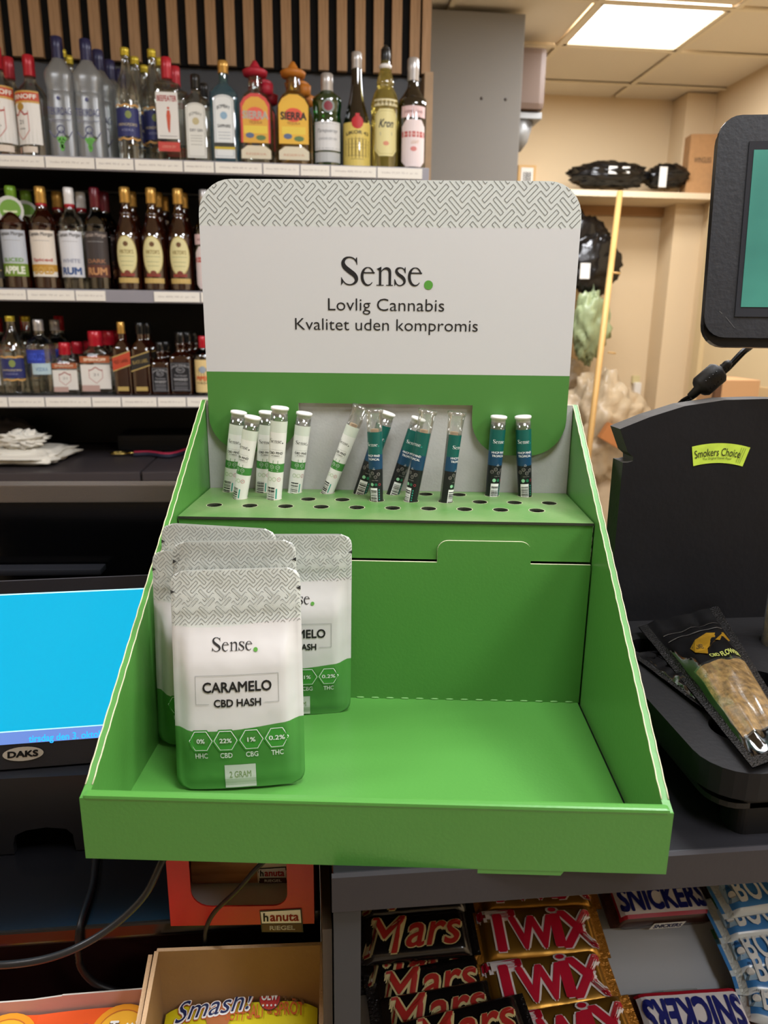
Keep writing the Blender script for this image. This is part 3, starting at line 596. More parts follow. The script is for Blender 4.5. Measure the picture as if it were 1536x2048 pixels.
def L_crown(P, R, H):
    w = R*.85; o = [(-w*.6, .10*H), (w*.6, .10*H), (w, .15*H), (w, .44*H), (w*.6, .49*H), (-w*.6, .49*H), (-w, .44*H), (-w, .15*H)]; P.poly(o, lm('#d9cf93'), 0); P.line([(x*.9, .3*H+(y-.3*H)*.9) for x, y in o], .001, lm('#a89a5a'), 1, True)
    P.text('Kron', 0, .37*H, w*1.3, .07*H, lm('#3a3a38'), 1, .03, shear=.4); P.rect(-w*.5, .27*H, w*.5, .30*H, lm('#4a6478'), 1); P.disc(0, .205*H, w*.25, lm('#cf8a6a'), 1, 14, .7); P.rect(-R*.95, .515*H, R*.95, .57*H, lm('#d6cda4'), 0, 6); P.text('SCHNAPPS', 0, .542*H, R*1.2, .02*H, lm('#8a8060'), 1)
def L_wine(P, R, H):
    w = R*.93; o = [(-w*.6, .02*H), (w*.6, .02*H), (w, .07*H), (w, .38*H), (w*.6, .44*H), (-w*.6, .44*H), (-w, .38*H), (-w, .07*H)]; P.poly(o, lm('#dfd0cf'), 0)
    P.rect(-w*.95, .285*H, w*.95, .335*H, lm('#b5413f'), 1, 6); P.text('RASPBERRY', 0, .31*H, w*1.5, .022*H, lm('#e8c8c0'), 2); P.text('LIGHT', .1*R, .24*H, w*.6, .03*H, lm('#c9a27a'), 1); P.disc(0, .18*H, w*.25, lm('#c97a74'), 1, 14, .7)
    P.rect(-R*.97, .46*H, R*.97, .56*H, lm('#d9b9b8'), 0, 6); P.text('GAMMEL DANSK', 0, .51*H, R*1.4, .022*H, lm('#8a5a5a'), 1)
def rumlab(top, mid, t1, t2, c2, band=None, fig=True):
    def f(P, R, H):
        w = R*1.05; P.rect(-w, .12*H, w, .57*H, lm(top), 0, 10); P.text('Captain Morgan', 0, .53*H, w*1.75, .05*H, lm('#5d5a56') if top != '#3a3230' else lm('#a89a90'), 2, .02)
        P.line([(-w*.6, .47*H), (w*.6, .47*H)], .0012, lm('#9a9a9a'), 1)
        P.rect(-w, .12*H, w, .245*H, lm(mid), 1, 10)
        P.text(t1, 0, .28*H, w*1.4, .04*H, lm(c2[0]), 2, .03); P.text(t2, 0, .18*H, w*1.5, .075*H if len(t2) < 6 else .045*H, lm(c2[1]), 3, .05)
        if band: P.rect(-w, .17*H, w, .24*H, lm(band), 2, 10)
    return f
def L_amb(P, R, H):
    P.disc(0, .34*H, R*.86, lm('#c2b070'), 0, 24, 1.75); P.disc(0, .34*H, R*.80, lm('#d5cd98'), 1, 24, 1.75); P.disc(0, .45*H, R*.2, lm('#6a4a2a'), 2, 8)
    P.text("VIKTOR'S", 0, .375*H, R*1.1, .04*H, lm('#8a7436'), 2, .02)
    for y, k in ((.33, .6), (.28, .5), (.24, .45)): P.line([(-R*k, y*H), (R*k, y*H)], .0013, lm('#8d9468'), 2)
    P.rect(-R*.55, .135*H, R*.55, .165*H, lm('#8a3428'), 2, 4); P.disc(0, .17*H, R*.25, lm('#7a3a2a'), 2, 8, .8); P.rect(-R*.85, .07*H, R*.85, .12*H, lm('#c2a562'), 1, 6)
def L_abs(P, R, H):
    P.rect(-R*.9, .42*H, R*.55, .60*H, lm('#27399a'), 1, 8); P.text('ABSOLUT', -.1*R, .51*H, R*1.3, .10*H, lm('#3a55c8'), 2, .04); P.rect(-R*.4, .27*H, R*.9, .42*H, lm('#a9c0c8'), 0, 6); P.text('VODKA', .25*R, .34*H, R*.8, .05*H, lm('#5a7aa0'), 1)
def L_flask(P, R, H):
    w = R*.88; P.rect(-w, .08*H, w, .47*H, lm('#dad6ce'), 0); P.rect(-w, .04*H, w*.2, .14*H, lm('#b89a90'), 1); P.rect(-w, .50*H, w, .60*H, lm('#a85a34'), 0, 4); P.text('SMIRNOFF', 0, .55*H, w*1.5, .05*H, lm('#ead8bc'), 1, .03)
    c = [(-.4, .40), (-.4, .26), (0, .17), (.4, .26), (.4, .40)]; P.line([(x*R, y*H) for x, y in c], .0014, lm('#b0605a'), 1); P.text('21', 0, .31*H, R*.3, .04*H, lm('#6a6a6a'), 1); P.line([(x*R, (.40+.03*cos(x*9))*H) for x in (-.4, -.2, 0, .2, .4)], .003, lm('#9a4a44'), 1)
def jw(col, txt, ink):
    def f(P, R, H): P.poly([(-R*.98, .33*H), (R*.98, .42*H), (R*.98, .60*H), (-R*.98, .51*H)], lm(col), 0); P.text(txt, 0, .465*H, R*1.6, .05*H, lm(ink), 1, .02, rot=.17 if R > 0 else 0); P.rect(-R*.6, .05*H, R*.6, .11*H, lm('#b39a5a'), 0, 4); P.line([(-R*.98, .515*H), (R*.98, .605*H)], .003, lm('#b39a5a'), 1); P.line([(-R*.98, .325*H), (R*.98, .415*H)], .003, lm('#b39a5a'), 1)
    return f
def L_jd(P, R, H):
    w = R*.85; P.rect(-w, .05*H, w, .52*H, lm('#16161a'), 0); P.ring(0, .40*H, w*.42, .0018, lm('#9a9a9e'), 1, 18, 0, .7); P.text("JACK DANIEL'S", 0, .47*H, w*1.8, .045*H, lm('#b8b8ba'), 1, .03, arc=-.006); P.text('No.7', 0, .40*H, w*.5, .03*H, lm('#b8b8ba'), 1)
    P.text('Tennessee', 0, .31*H, w*1.3, .035*H, lm('#9a9a9e'), 1, shear=.3); P.text('WHISKEY', 0, .245*H, w*1.5, .045*H, lm('#c8c8ca'), 1, .03)
    for y in (.19, .16, .12, .09): P.line([(-w*.7, y*H), (w*.7, y*H)], .0016, lm('#8a8a8e'), 1)
    P.line([(-w*.95, .07*H), (w*.95, .07*H), (w*.95, .5*H), (-w*.95, .5*H)], .001, lm('#8a8a8e'), 1, True)
def L_pig(P, R, H): w = R*.9; P.rect(-w, .04*H, w, .60*H, lm('#d6bd84'), 0, 6); P.text('PIPER', 0, .28*H, w*1.5, .08*H, lm('#cf5a2a'), 1, .04); P.disc(0, .43*H, w*.4, lm('#8f9aa4'), 1); P.text('STRONG', 0, .20*H, w*1.5, .03*H, lm('#3a2a1a'), 1)
def L_gold(P, R, H): w = R*1.0; P.rect(-w, .10*H, w, .56*H, lm('#1a1714'), 0, 8); P.text('CALYPSO', 0, .50*H, w*1.4, .06*H, lm('#b3955a'), 1, .04); P.disc(0, .32*H, w*.4, lm('#b07a5a'), 1); P.ring(0, .32*H, w*.45, .003, lm('#b3955a'), 2); P.line([(-w*.8, .18*H), (w*.8, .18*H)], .002, lm('#b3955a'), 1)
# type: (profile, superellipse exponent, depth ratio, glass, cap parts, label function)
def CP(z0, k, r=.36, z1=1.0, e=2): return (z0, z1, r, k)
TY_ = {
 'vodkar': ('vodkar', 2, 1, clear, [CP(.80, 'red', .37)], L_vodkar, 'clear vodka bottle with red cap and white label', 'vodka bottle'),
 'raki': ('raki', 2.6, .8, frost, [CP(.82, 'navy', .40)], L_raki, 'frosted spirit bottle with navy cap and green grape print', 'spirit bottle'),
 'bluelab': ('bluelab', 2, 1, clear, [CP(.93, 'yellow', .37)], L_bluelab, 'clear bottle with yellow cap and navy label', 'vodka bottle'),
 'ginred': ('ginred', 5, .7, clear, [CP(.80, 'red', .42)], L_ginred, 'square clear gin bottle with red cap and red lettered label', 'gin bottle'),
 'dry': ('dry', 5, .8, clear, [CP(.84, 'black', .36)], lambda P, R, H: L_dry(P, R, H), 'square clear gin bottle with black cap and arched white label', 'gin bottle'),
 'sapphire': ('dry', 5, .8, blueg, [CP(.80, 'orange', .28, .88), CP(.88, 'gold', .38)], lambda P, R, H: L_dry(P, R, H, '#dfe3e2', '#7a8a94', 1), 'blue glass gin bottle with gold stopper', 'gin bottle'),
 'sierras': ('sierra', 2.6, .9, clear, [], L_sierra, 'clear tequila bottle wearing a red sombrero cap', 'tequila bottle'),
 'sierrag': ('sierra', 2.6, .9, goldg, [], lambda P, R, H: L_sierra(P, R, H, '#dfae3a', '#e0b23c'), 'golden tequila bottle wearing an orange sombrero cap', 'tequila bottle'),
 'tanq': ('tanq', 2, 1, greeng, [CP(.80, 'silver', .42)], L_tanq, 'squat green gin bottle with silver cap and red seal', 'gin bottle'),
 'tall': ('tall', 2, 1, darkg, [CP(.86, 'silver', .36)], L_tall, 'tall dark liqueur bottle with yellow label and red wax seal', 'liqueur bottle'),
 'crown': ('crown', 2, 1, yelg, [CP(.86, 'black', .34), ], L_crown, 'pale gold schnapps bottle with black stopper and cream label', 'schnapps bottle'),
 'wine': ('wine', 2, 1, darkg, [CP(.80, 'silver', .42)], L_wine, 'dark bottle with white cap and pale pink label', 'liqueur bottle'),
 'apple': ('rum', 2, 1, amber, [CP(.88, 'green', .40)], rumlab('#b9bfc8', '#6f8d2f', 'SLICED', 'APPLE', ('#6d9a3a', '#e8ecd8')), 'rum bottle with green cap and apple neck tag', 'rum bottle'),
 'spiced': ('rum', 2, 1, amber, [CP(.80, 'red', .40, .84), CP(.84, 'gold', .40)], rumlab('#dcd3c6', '#e2dace', 'Spiced', 'GOLD', ('#b5504a', '#c9a04e'), '#b98a34'), 'amber rum bottle with gold cap and cream label', 'rum bottle'),
 'white': ('rum', 2, 1, clear, [CP(.80, 'red', .40, .84), CP(.84, 'white', .40)], rumlab('#d3d5da', '#d3d5da', 'WHITE', 'RUM', ('#9a9fb0', '#35548a'), None), 'clear rum bottle with white cap and pale label', 'rum bottle'),
 'dark': ('rum', 2, 1, darkg, [CP(.78, 'dred', .40)], rumlab('#3a3230', '#5a3024', 'DARK', 'RUM', ('#9a6a4a', '#c08a5a'), None), 'dark rum bottle with maroon cap and black label', 'rum bottle'),
 'amb': ('amb', 2, 1, amber, [CP(.85, 'gold', .42)], L_amb, 'amber bitter bottle with gold cap and oval cream label', 'spirit bottle'),
 'absolut': ('absolut', 2, 1, clear, [CP(.85, 'silver', .36)], L_abs, 'clear vodka bottle with silver cap and blue lettering', 'vodka bottle'),
 'flask': ('flask', 4, .5, clear, [CP(.76, 'red', .42)], L_flask, 'small flat clear vodka flask with red cap', 'vodka flask'),
 'jwr': ('jw', 5, .9, amber, [CP(.84, 'gold', .42)], jw('#b5432a', 'RED LABEL', '#d9785a'), 'square whisky bottle with slanted red label', 'whisky bottle'),
 'jwb': ('jw', 5, .9, amber, [CP(.84, 'black', .44)], jw('#24221f', 'BLACK LABEL', '#b39a5a'), 'square whisky bottle with slanted black label', 'whisky bottle'),
 'jd': ('jd', 6, .9, amber, [CP(.82, 'black', .46)], L_jd, 'square whiskey bottle with black cap and black label', 'whiskey bottle'),
 'pig': ('pig', 2, 1, darkg, [CP(.80, 'red', .42)], L_pig, 'dark bottle with red cap and tan label', 'liqueur bottle'),
 'gold': ('rum', 2, 1, darkg, [CP(.82, 'black', .40)], L_gold, 'dark bottle with black cap and gold printed label', 'rum bottle'),
}
PROTO = {}
def make_bottle(ty, H, R, root):
    prof, e, ry, glass, caps, lab = TY_[ty][:6]
    pf = [(z*H, r*R) for z, r in spline(PROF[prof], 3)]
    if e > 2.1:   # square body turning into a round neck
        b = B(); n = 28; vs = []; fs = []
        for z, r in pf:
            k = min(1, max(0, (r/R-.35)/.45)); ee = 2+(e-2)*k; yy = 1+(ry-1)*k
            for i in range(n):
                t = 2*pi*(i+.5)/n; ct, st = cos(t), sin(t); vs.append((r*math.copysign(abs(ct)**(2/ee), ct), r*yy*math.copysign(abs(st)**(2/ee), st), z))
        for j in range(len(pf)-1):
            for i in range(n): k = (i+1) % n; fs.append((j*n+i, j*n+k, (j+1)*n+k, (j+1)*n+i))
        fs.append(tuple(range(n-1, -1, -1))); fs.append(tuple((len(pf)-1)*n+i for i in range(n))); b.add(vs, fs, glass, True)
    else:
        b = B(); b.lathe(pf, glass, 24)
    b.obj('glass_body', root)
    for z0, z1, r, k in caps:
        b = B(); h = (z1-z0)*H; rr = r*R; b.lathe([(z0*H, rr*.97), (z0*H+h*.03, rr), (z0*H+h*.45, rr*.96), (z0*H+h*.5, rr*1.01), (z0*H+h*.95, rr*.98), (z1*H, rr*.86)], capm(k), 18); b.obj('cap', root)
    if ty.startswith('sierra'):
        cm_ = M('sombrero_'+ty, '#a3172c' if ty == 'sierras' else '#b06a1c', .5); b = B()
        b.lathe([(.845*H, R*.45), (.86*H, R*.68), (.90*H, R*.74), (.915*H, R*.62), (.90*H, R*.40), (.95*H, R*.28), (1.0*H, R*.1)], cm_, 24, cap=True); b.lathe([(.70*H, .012), (.72*H, .02), (.80*H, .022), (.815*H, .012)], cm_, 12, c=(R*.62, R*.35)); b.obj('sombrero_cap', root)
    b = B(); f = cyl(R*1.0) if e <= 2.1 else (lambda u, v, l: (u, -(R*ry+l), v)); P = Pr(b, f, .0006, .0003, slices=10 if e <= 2.1 else 0); lab(P, R, H); lb = b.obj('label', root)
    if ty == 'apple':
        b = B(); P = Pr(b, lambda u, v, l: (u, -(R*.55+l), v)); P.ring(0, .76*H, .034, .014, lm('#c9cac4'), 0, 20); P.disc(.002, .765*H, .031, lm('#6f9c3a'), 1, 18, .95); P.line([(-.018, .752*H), (.0, .745*H), (.022, .75*H)], .006, lm('#d3dcb4'), 2)
        P.poly([(.03, .72*H), (.036, .66*H), (.016, .70*H)], lm('#aab0b6'), 1); P.poly([(-.036, .68*H), (-.02, .70*H), (-.03, .73*H)], lm('#c9cac4'), 1); b.obj('neck_tag', root)
    if ty == 'crown': b = B(); b.lathe([(.835*H, R*.38), (.85*H, R*.45), (.865*H, R*.45), (.875*H, R*.36)], capm('white'), 16); b.lathe([(.995*H, R*.28), (1.0*H, R*.3), (1.03*H, R*.12)], capm('black'), 12); b.obj('stopper_ring', root)
def bottle(ty, px, top, w, shelf, Y=None, dx=0, rot=0, label=None, group=None, proto=None):
    z = SZ[shelf]; Yb = (Y or 2.062)
    basey = {0: 318, 1: 578, 2: 790}[shelf]
    c = PY(px, basey, Yb); R = (PY(px+w/2, basey, Yb)-PY(px-w/2, basey, Yb)).x/2; H = PY(px+(px-768)*-.06*0, top, Yb).z-z
    key = proto or (ty, round(H, 2), round(R, 3))
    t = thing(TY_[ty][7].replace(' ', '_'), label or TY_[ty][6], TY_[ty][7].split()[-1] if 0 else 'bottle', (c.x, Yb, z), rot, group)
    if key in PROTO:
        for ch in PROTO[key].children:
            d = ch.copy(); COL.objects.link(d); d.parent = t
    else: make_bottle(ty, H, R, t); PROTO[key] = t
    return t, H, R
SHN = ['on the top shelf', 'on the middle shelf', 'on the lowest bottle shelf']
RL = {(0, 264): 'yellow capped bottle in the file beside the frosted bottles', (0, 316): 'yellow capped bottle in the file half hidden by the gin', (2, 37): 'yellow capped bottle on the lowest bottle shelf',
      (1, 263): 'amber bitter bottle in the file beside the dark rum', (1, 314): 'amber bitter bottle in the middle file', (1, 366): 'amber bitter bottle in the file by the display stand',
      (2, 138): 'red capped flask in the shorter flask file', (2, 200): 'red capped flask in the larger flask file', (2, 326): 'black capped whiskey bottle in the smaller file', (2, 367): 'black capped whiskey bottle in the larger file'}
def rear(t, n, dx, ty, key_from, H, R, sh, dy=None, start=1):
    base = TY_[ty][6]
    for k in range(start, n+start):
        r = thing(t.name.split('.')[0], 'Hidden: '+base, 'bottle', (t.location.x+dx*k, t.location.y+(dy or (2*R+.004))*k, t.location.z), t.rotation_euler.z, base+' behind the front one '+SHN[sh])
        ordn = {1: 'directly behind the front one', 2: 'third in its file', 3: 'fourth in its file'}[k]
        r['label'] = RL[(sh, key_from)]+', '+ordn if (sh, key_from) in RL else (base+', '+ordn)
        if r.location.y+R > 2.455: bpy.data.objects.remove(r); break
        for ch in t.children: d = ch.copy(); COL.objects.link(d); d.parent = r
# top shelf, front row (type, x of base, y of top, width, rear copies, shift of the rear ones, turn, label)
ROW1 = [('vodkar', 14, 94, 62, 1, 0, 0, 'clear vodka bottle with red cap, at the end of the top shelf, label facing out'),
 ('vodkar', 76, 112, 62, 0, 0, -30, 'clear vodka bottle with red cap, label turned aside, next to the frosted bottles'),
 ('raki', 134, 75, 57, 0, 0, 0, 'first frosted spirit bottle with navy cap and grapes, beside the red capped vodka'),
 ('raki', 189, 80, 57, 3, .012, 0, 'second frosted spirit bottle with navy cap and grapes, heading a file of four'),
 ('bluelab', 264, 97, 48, 2, .012, 0, 'clear yellow capped bottle with navy label, beside the frosted bottles on the top shelf'),
 ('bluelab', 316, 100, 46, 1, .01, 0, 'clear yellow capped bottle with navy label partly behind the red lettered gin'),
 ('ginred', 343, 116, 50, 1, .012, 0, 'square clear gin bottle with red cap and red lettering'),
 ('dry', 398, 150, 53, 1, .012, 0, 'short square clear gin bottle with black cap and arched white label'),
 ('sapphire', 453, 123, 55, 0, 0, 0, 'blue glass gin bottle with gold stopper on the top shelf'),
 ('sierras', 515, 122, 67, 1, .01, 0, 'clear tequila bottle wearing a red sombrero cap'),
 ('sierrag', 589, 124, 68, 1, .01, 0, 'golden tequila bottle wearing an orange sombrero cap'),
 ('tanq', 655, 148, 58, 0, 0, 0, 'squat green gin bottle with silver cap and red seal'),
 ('tall', 713, 105, 56, 0, 0, 0, 'tall dark liqueur bottle with yellow label and red wax seal'),
 ('crown', 769, 98, 54, 0, 0, 0, 'pale gold schnapps bottle with black stopper and cream label'),
 ('wine', 823, 117, 54, 0, 0, 0, 'dark bottle with white cap and pale pink label at the shelf end')]
def place_row(row, sh, dyoff=0):
    for ty, px, top, w, nr, dx, rot, lab in row:
        Yb = 2.03+w/1380 if ty != 'bluelab' or px != 316 else 2.115
        t, H, R = bottle(ty, px, top, w, sh, Y=Yb, rot=radians(rot), label=lab, group='bottles '+SHN[sh])
        if nr: rear(t, nr, dx, ty, px, H, R, sh)
place_row(ROW1, 0)
for i, (px, top) in enumerate(((143, 100), (155, 113))):
    t, H, R = bottle('bluelab', px, top, 46, 0, Y=2.19+.09*i, label=('yellow capped bottle glimpsed between the two frosted bottles', 'hindmost yellow capped bottle between the two frosted bottles')[i], proto=None)
ROW2 = [('gold', -6, 378, 58, 0, 0, 0, 'dark bottle with gold printed label at the end of the middle shelf'),
 ('apple', 42, 373, 54, 1, .014, 0, 'rum bottle with green cap, apple label and round apple neck tag'),
 ('spiced', 99, 374, 54, 1, .022, 0, 'amber rum bottle with gold cap, cream label and gold band'),
 ('white', 154, 376, 50, 1, .012, 0, 'clear rum bottle with white cap and red neck band'),
 ('dark', 204, 376, 50, 1, .008, 0, 'dark rum bottle with maroon cap and black label'),
 ('amb', 263, 375, 50, 1, .002, 0, 'amber bitter bottle with oval label, beside the dark rum'),
 ('amb', 314, 377, 50, 2, .004, 0, 'amber bitter bottle with oval label, middle one of the three'),
 ('amb', 366, 379, 50, 1, .002, 0, 'amber bitter bottle with oval label, nearest the green display stand'),
 ('wine', 417, 380, 48, 0, 0, 0, 'pink labelled bottle almost hidden by the display header')]
place_row(ROW2, 1)
ROW3 = [('vodkar', -16, 640, 50, 0, 0, 0, 'small red capped vodka bottle cut off at the lowest bottle shelf end'),
 ('bluelab', 37, 632, 50, 1, .018, 0, 'clear bottle with yellow cap and navy label on the lowest bottle shelf'),
 ('absolut', 91, 639, 56, 1, .02, 0, 'clear vodka bottle with silver cap and large blue lettering'),
 ('flask', 138, 685, 56, 2, .012, 0, 'small vodka flask with red cap, shorter of the two flasks'),
 ('flask', 200, 662, 66, 2, .012, 0, 'larger vodka flask with red cap beside the red label whisky'),
 ('jwr', 252, 644, 36, 0, 0, 0, 'square whisky bottle with slanted red label and gold cap'),
 ('jwb', 289, 645, 38, 1, .008, 0, 'square whisky bottle with slanted black label'),
 ('jd', 326, 684, 36, 1, .008, 0, 'smaller square whiskey bottle with black label'),
 ('jd', 367, 664, 44, 2, .01, 0, 'larger square whiskey bottle with black label'),
 ('pig', 410, 672, 38, 0, 0, 0, 'dark bottle with red cap and tan label beside the display stand')]
place_row(ROW3, 2)
for i, (px, top) in enumerate(((12, 636), (66, 632), (132, 632))): bottle('vodkar', px, top, 50, 2, Y=2.27, label=('red capped vodka bottle behind the yellow capped one', 'red capped vodka bottle behind the blue lettered one', 'red capped vodka bottle standing behind the small flask')[i])

# ================================================================== COUNTERS
cg = M('counter_grey_laminate', '#302d2f', .55, spec=.3, bump=.05, bscale=300)
cdark = M('counter_black_top', '#161518', .45, spec=.3, bump=.04, bscale=250, vary=.1, vscale=30)
EY = -.004                                # front edge of the counter
t = thing('sales_counter', 'dark counter top with grey front edge carrying the green display stand', 'counter', (.48, .35, -ZC))
b = B(); b.box((0, -.02, ZC-.0115), (1.01, .668, .023), cdark, bev=.001); b.obj('counter_top', t)
b = B(); b.box((0, EY-.35-.002, ZC-.0125), (1.012, .004, .025), cg); b.obj('edge_strip', t)
b = B(); b.box((-.509, -.02, ZC/2-.02), (.006, .66, ZC-.05), M('gap_filler_amber_reflection', '#33261a', .35)); b.obj('side_panel', t)  # added to close the bright gap; amber colour stands in for a reflection
b = B(); b.box((0, .31, ZC/2-.02), (1.0, .02, ZC-.05), M('carcass_dark', '#1c1b1d', .6)); b.obj('back_panel', t)
ct = t
DZ = -.10                                 # the lower black desk
deskm = M('desk_black_gloss', '#0b0b0d', .22, bump=.03, bscale=60)
DY = PZ(0, 1866, DZ).y
t = thing('black_desk', 'glossy black lower desk holding the customer screen, left of the counter', 'desk', (-.7125, DY+.4, -ZC)); t['label'] = 'glossy black lower desk under the customer screen and red carton'
b = B(); b.box((0, 0, ZC+DZ-.006), (1.36, .8, .012), deskm, bev=.002); b.obj('desk_top', t)
b = B(); b.box((0, .012, ZC+DZ-.022), (1.36, .79, .014), M('desk_edge_black', '#121113', .55)); b.obj('edge_board', t)
b = B(); b.box((0, -.37, (ZC+DZ-.03)/2), (1.36, .02, ZC+DZ-.03), M('desk_front_red_reflection', '#1d0c0c', .18)); b.obj('front_panel', t)  # black front coloured dark red to stand for a reflection
# candy rack under the counter
rackm = M('rack_grey_steel', '#37383b', .5, spec=.3); CZ_ = -.385
t = thing('candy_rack', 'grey steel candy rack under the counter holding chocolate bars', 'rack', (.4, .15, -ZC))
def lo(b, base):
    for i, v in enumerate(b.v): b.v[i] = (v[0]-base[0], v[1]-base[1], v[2]-base[2])
    return b
xa, xb = PY(667, 1806, EY).x, PY(722, 1806, EY).x
b = B(); b.box(((xa+xb)/2, EY+.006, -.47), (xb-xa, .012, .89), rackm); lo(b, (.4, .15, -ZC)).obj('front_post', t)
b = B(); b.box((xa+.005, .27, -.47), (.008, .52, .89), M('rack_side_wood', '#4f3a26', .5)); lo(b, (.4, .15, -ZC)).obj('side_board', t)
RT_ = radians(18); RO = CC+ray(1075, 1860)*.82; RM = Matrix.Translation((0, RO.y, RO.z)) @ Matrix.Rotation(RT_, 4, 'X')   # sloping shelf plane
b = B(); b.box((.45, -.04, -.026), (.92, .5, .012), M('rack_shelf_grey', '#b9bcbf', .35, metal=.15), tf=RM); lo(b, (.4, .15, -ZC)).obj('candy_shelf', t)
b = B(); b.box((.45, .53, -.3), (.9, .01, .5), M('rack_back_dark', '#101011', .6)); lo(b, (.4, .15, -ZC)).obj('back_panel', t)
b = B(); b.box((.45, -.29, -.012), (.92, .006, .03), rackm, tf=RM); lo(b, (.4, .15, -ZC)).obj('shelf_lip', t)
# ledge left of the rack holding the cartons
LZ = -.26
t = thing('low_ledge', 'black ledge in front of the desk carrying the open cartons', 'ledge', (-.343, -.02, -ZC))
b = B(); b.box((0, -.01, ZC+LZ-.01), (.62, .17, .02), M('ledge_black', '#121113', .4)); b.obj('ledge_board', t)
b = B(); b.box((0, 0, (ZC+LZ-.02)/2), (.6, .14, ZC+LZ-.02), M('ledge_base', '#0e0d0e', .6)); b.obj('ledge_base', t)

# ================================================================== THE GREEN DISPLAY STAND
green = M('green_printed_card', '#4a8438', .34, spec=.5, bump=.06, bscale=380)
kraft = M('corrugated_edge', '#c9c7a4', .8, bump=.3, bscale=900)
greyb = M('grey_board_inside', '#aeada8', .7, bump=.1, bscale=500, vary=.05, vscale=60)
ds = thing('display_stand', 'green cardboard display stand with tall white header on the counter', 'display stand', (0, 0, 0), rz=_a)
W2 = .18; T = .004; HF = .0434
gm = [green, green, kraft]
b = slab([(-W2, 0), (W2, 0), (W2, HF), (-W2, HF)], [], .0035, [green, green, green], XZ(.00175))
b.box((0, .003, HF), (2*W2-.004, .0065, .004), green, bev=.0018)
xa, xb = BY(945, 1745, 0).x, BY(1128, 1747, 0).x
slab([(xa+.002, -.0032), (xb-.002, -.0032), (xb, 0), (xa, 0)], [], .002, gm, XZ(.0012), b)
b.obj('front_panel', ds)
side = [(0.001, 0), (.3255, 0), (.3255, .2515), (.3185, .2515), (.009, HF+.003), (0.001, HF)]
for sx in (-1, 1):
    x = sx*(W2-.0025); b = slab(side, [], .005, [green, green, green], YZ(x))
    # two pale corrugated lines along the sloping edge
    for off in (-.0022, .0021):
        b.tube([(x+off+.0002*sin(i*2.3), .009+(.3185-.009)*i/60, HF+.003+(.2515-HF-.003)*i/60+.0002) for i in range(61)], .00045, kraft, 5)
    b.obj('side_panel', ds)
b = slab([(-.1749, .004), (.1725, .004), (.1725, .206), (-.1749, .206)], [], .0025, gm, XY(.00125)); b.obj('floor_panel', ds)
b = B()
for i in range(26): b.lathe([(-.0035, .0003), (-.002, .0008), (.002, .0008), (.0035, .0003)], M('crease_light_green', '#6fa25a', .5), 6, tf=Matrix.Translation((-.165+i*.0132, .2035, .0032)) @ Matrix.Rotation(pi/2, 4, 'Y'))
b.obj('perforation', ds, kind='stuff')
# back panel, grey-white inside
b = slab(rrect(-.1745, .0, .1745, .2520, (0, 0, 0, 0)), [], .003, [greyb, M('brown_liner', '#a8855c', .8), kraft], XZ(.3165)); b.obj('back_panel', ds)
# lower riser with tab, and the flap above it
YR = .2045; ZF = .1312
tabx0, tabx1, tabz = .0447, .1232, .1500
out = [(-.1735, .0025), (.1735, .0025), (.1735, ZF-.0005), (tabx1, ZF-.0005)]+[(tabx1-.009+.009*cos(a), tabz-.009+.009*sin(a)) for a in [pi/2*i/6 for i in range(7)]]+[(tabx0+.009-.009*sin(a), tabz-.009+.009*cos(a)) for a in [pi/2*i/6 for i in range(7)]]+[(tabx0, ZF-.0005), (-.1735, ZF-.0005)]
b = slab(out, [], .002, gm, XZ(YR)); b.obj('riser_panel', ds)
b = slab([(-.1735, ZF+.0012), (.1735, ZF+.0012), (.1735, .1640), (-.1735, .1640)], [], .0025, gm, XZ(YR+.0032)); b.obj('riser_flap', ds)
b = B()
for x in (-.1738, .1738):
    for k in range(3): b.tube([(x, YR+.0035+.0012*k+.0004*sin(j*1.7), .134+.030*j/12) for j in range(13)], .00045, kraft, 5)
b.obj('corrugated_fold', ds)
# perforated platform: real holes
ZS = .1666; ROWY = [BZ(431, 1008, ZS).y, BZ(787, 1001, ZS).y, BZ(755, 986, ZS).y]
RX = [[(BZ(431, 1008, ZS).x+(BZ(1075, 1023, ZS).x-BZ(431, 1008, ZS).x)*i/9) for i in range(10)],
      [(BZ(481, 995, ZS).x+(BZ(1099, 1007, ZS).x-BZ(481, 995, ZS).x)*i/9) for i in range(10)],
      [(BZ(460, 981, ZS).x+(BZ(1050, 992, ZS).x-BZ(460, 981, ZS).x)*i/9) for i in range(10)]]
ROWY = [.2455, .2735, .3015]
HR = .0068
holes = [circ(x, y, HR, 18) for r in range(3) for y in [ROWY[r]] for x in RX[r]]
plat = M('green_platform_mottled', '#4d7d3b', .36, vary=.25, vscale=18, col2='#728a58', bump=.06, bscale=300)  # green mottled with a paler, greyer green
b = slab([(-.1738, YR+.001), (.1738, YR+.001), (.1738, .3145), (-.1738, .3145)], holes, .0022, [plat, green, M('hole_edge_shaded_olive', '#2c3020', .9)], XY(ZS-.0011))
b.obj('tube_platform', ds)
b = B()
for r in range(3):
    for x in RX[r]:
        n = 18; z = ZS+.0001
        b.add([(x+cos(2*pi*i/n)*HR, ROWY[r]+sin(2*pi*i/n)*HR, z) for i in range(n)]+[(x+cos(2*pi*i/n)*(HR+.0004), ROWY[r]+sin(2*pi*i/n)*(HR+.0004), z) for i in range(n)], [(i, (i+1) % n, n+(i+1) % n, n+i) for i in range(n)], kraft)
b.obj('hole_rims', ds, kind='stuff')
b = slab([(-.172, YR+.006), (.172, YR+.006), (.172, .313), (-.172, .313)], [], .002, [M('inner_shelf_hole_shade', '#0b0f09', .9)]*3, XY(.118)); b.obj('inner_shelf', ds)  # near-black colour stands in for the shade inside the platform holes
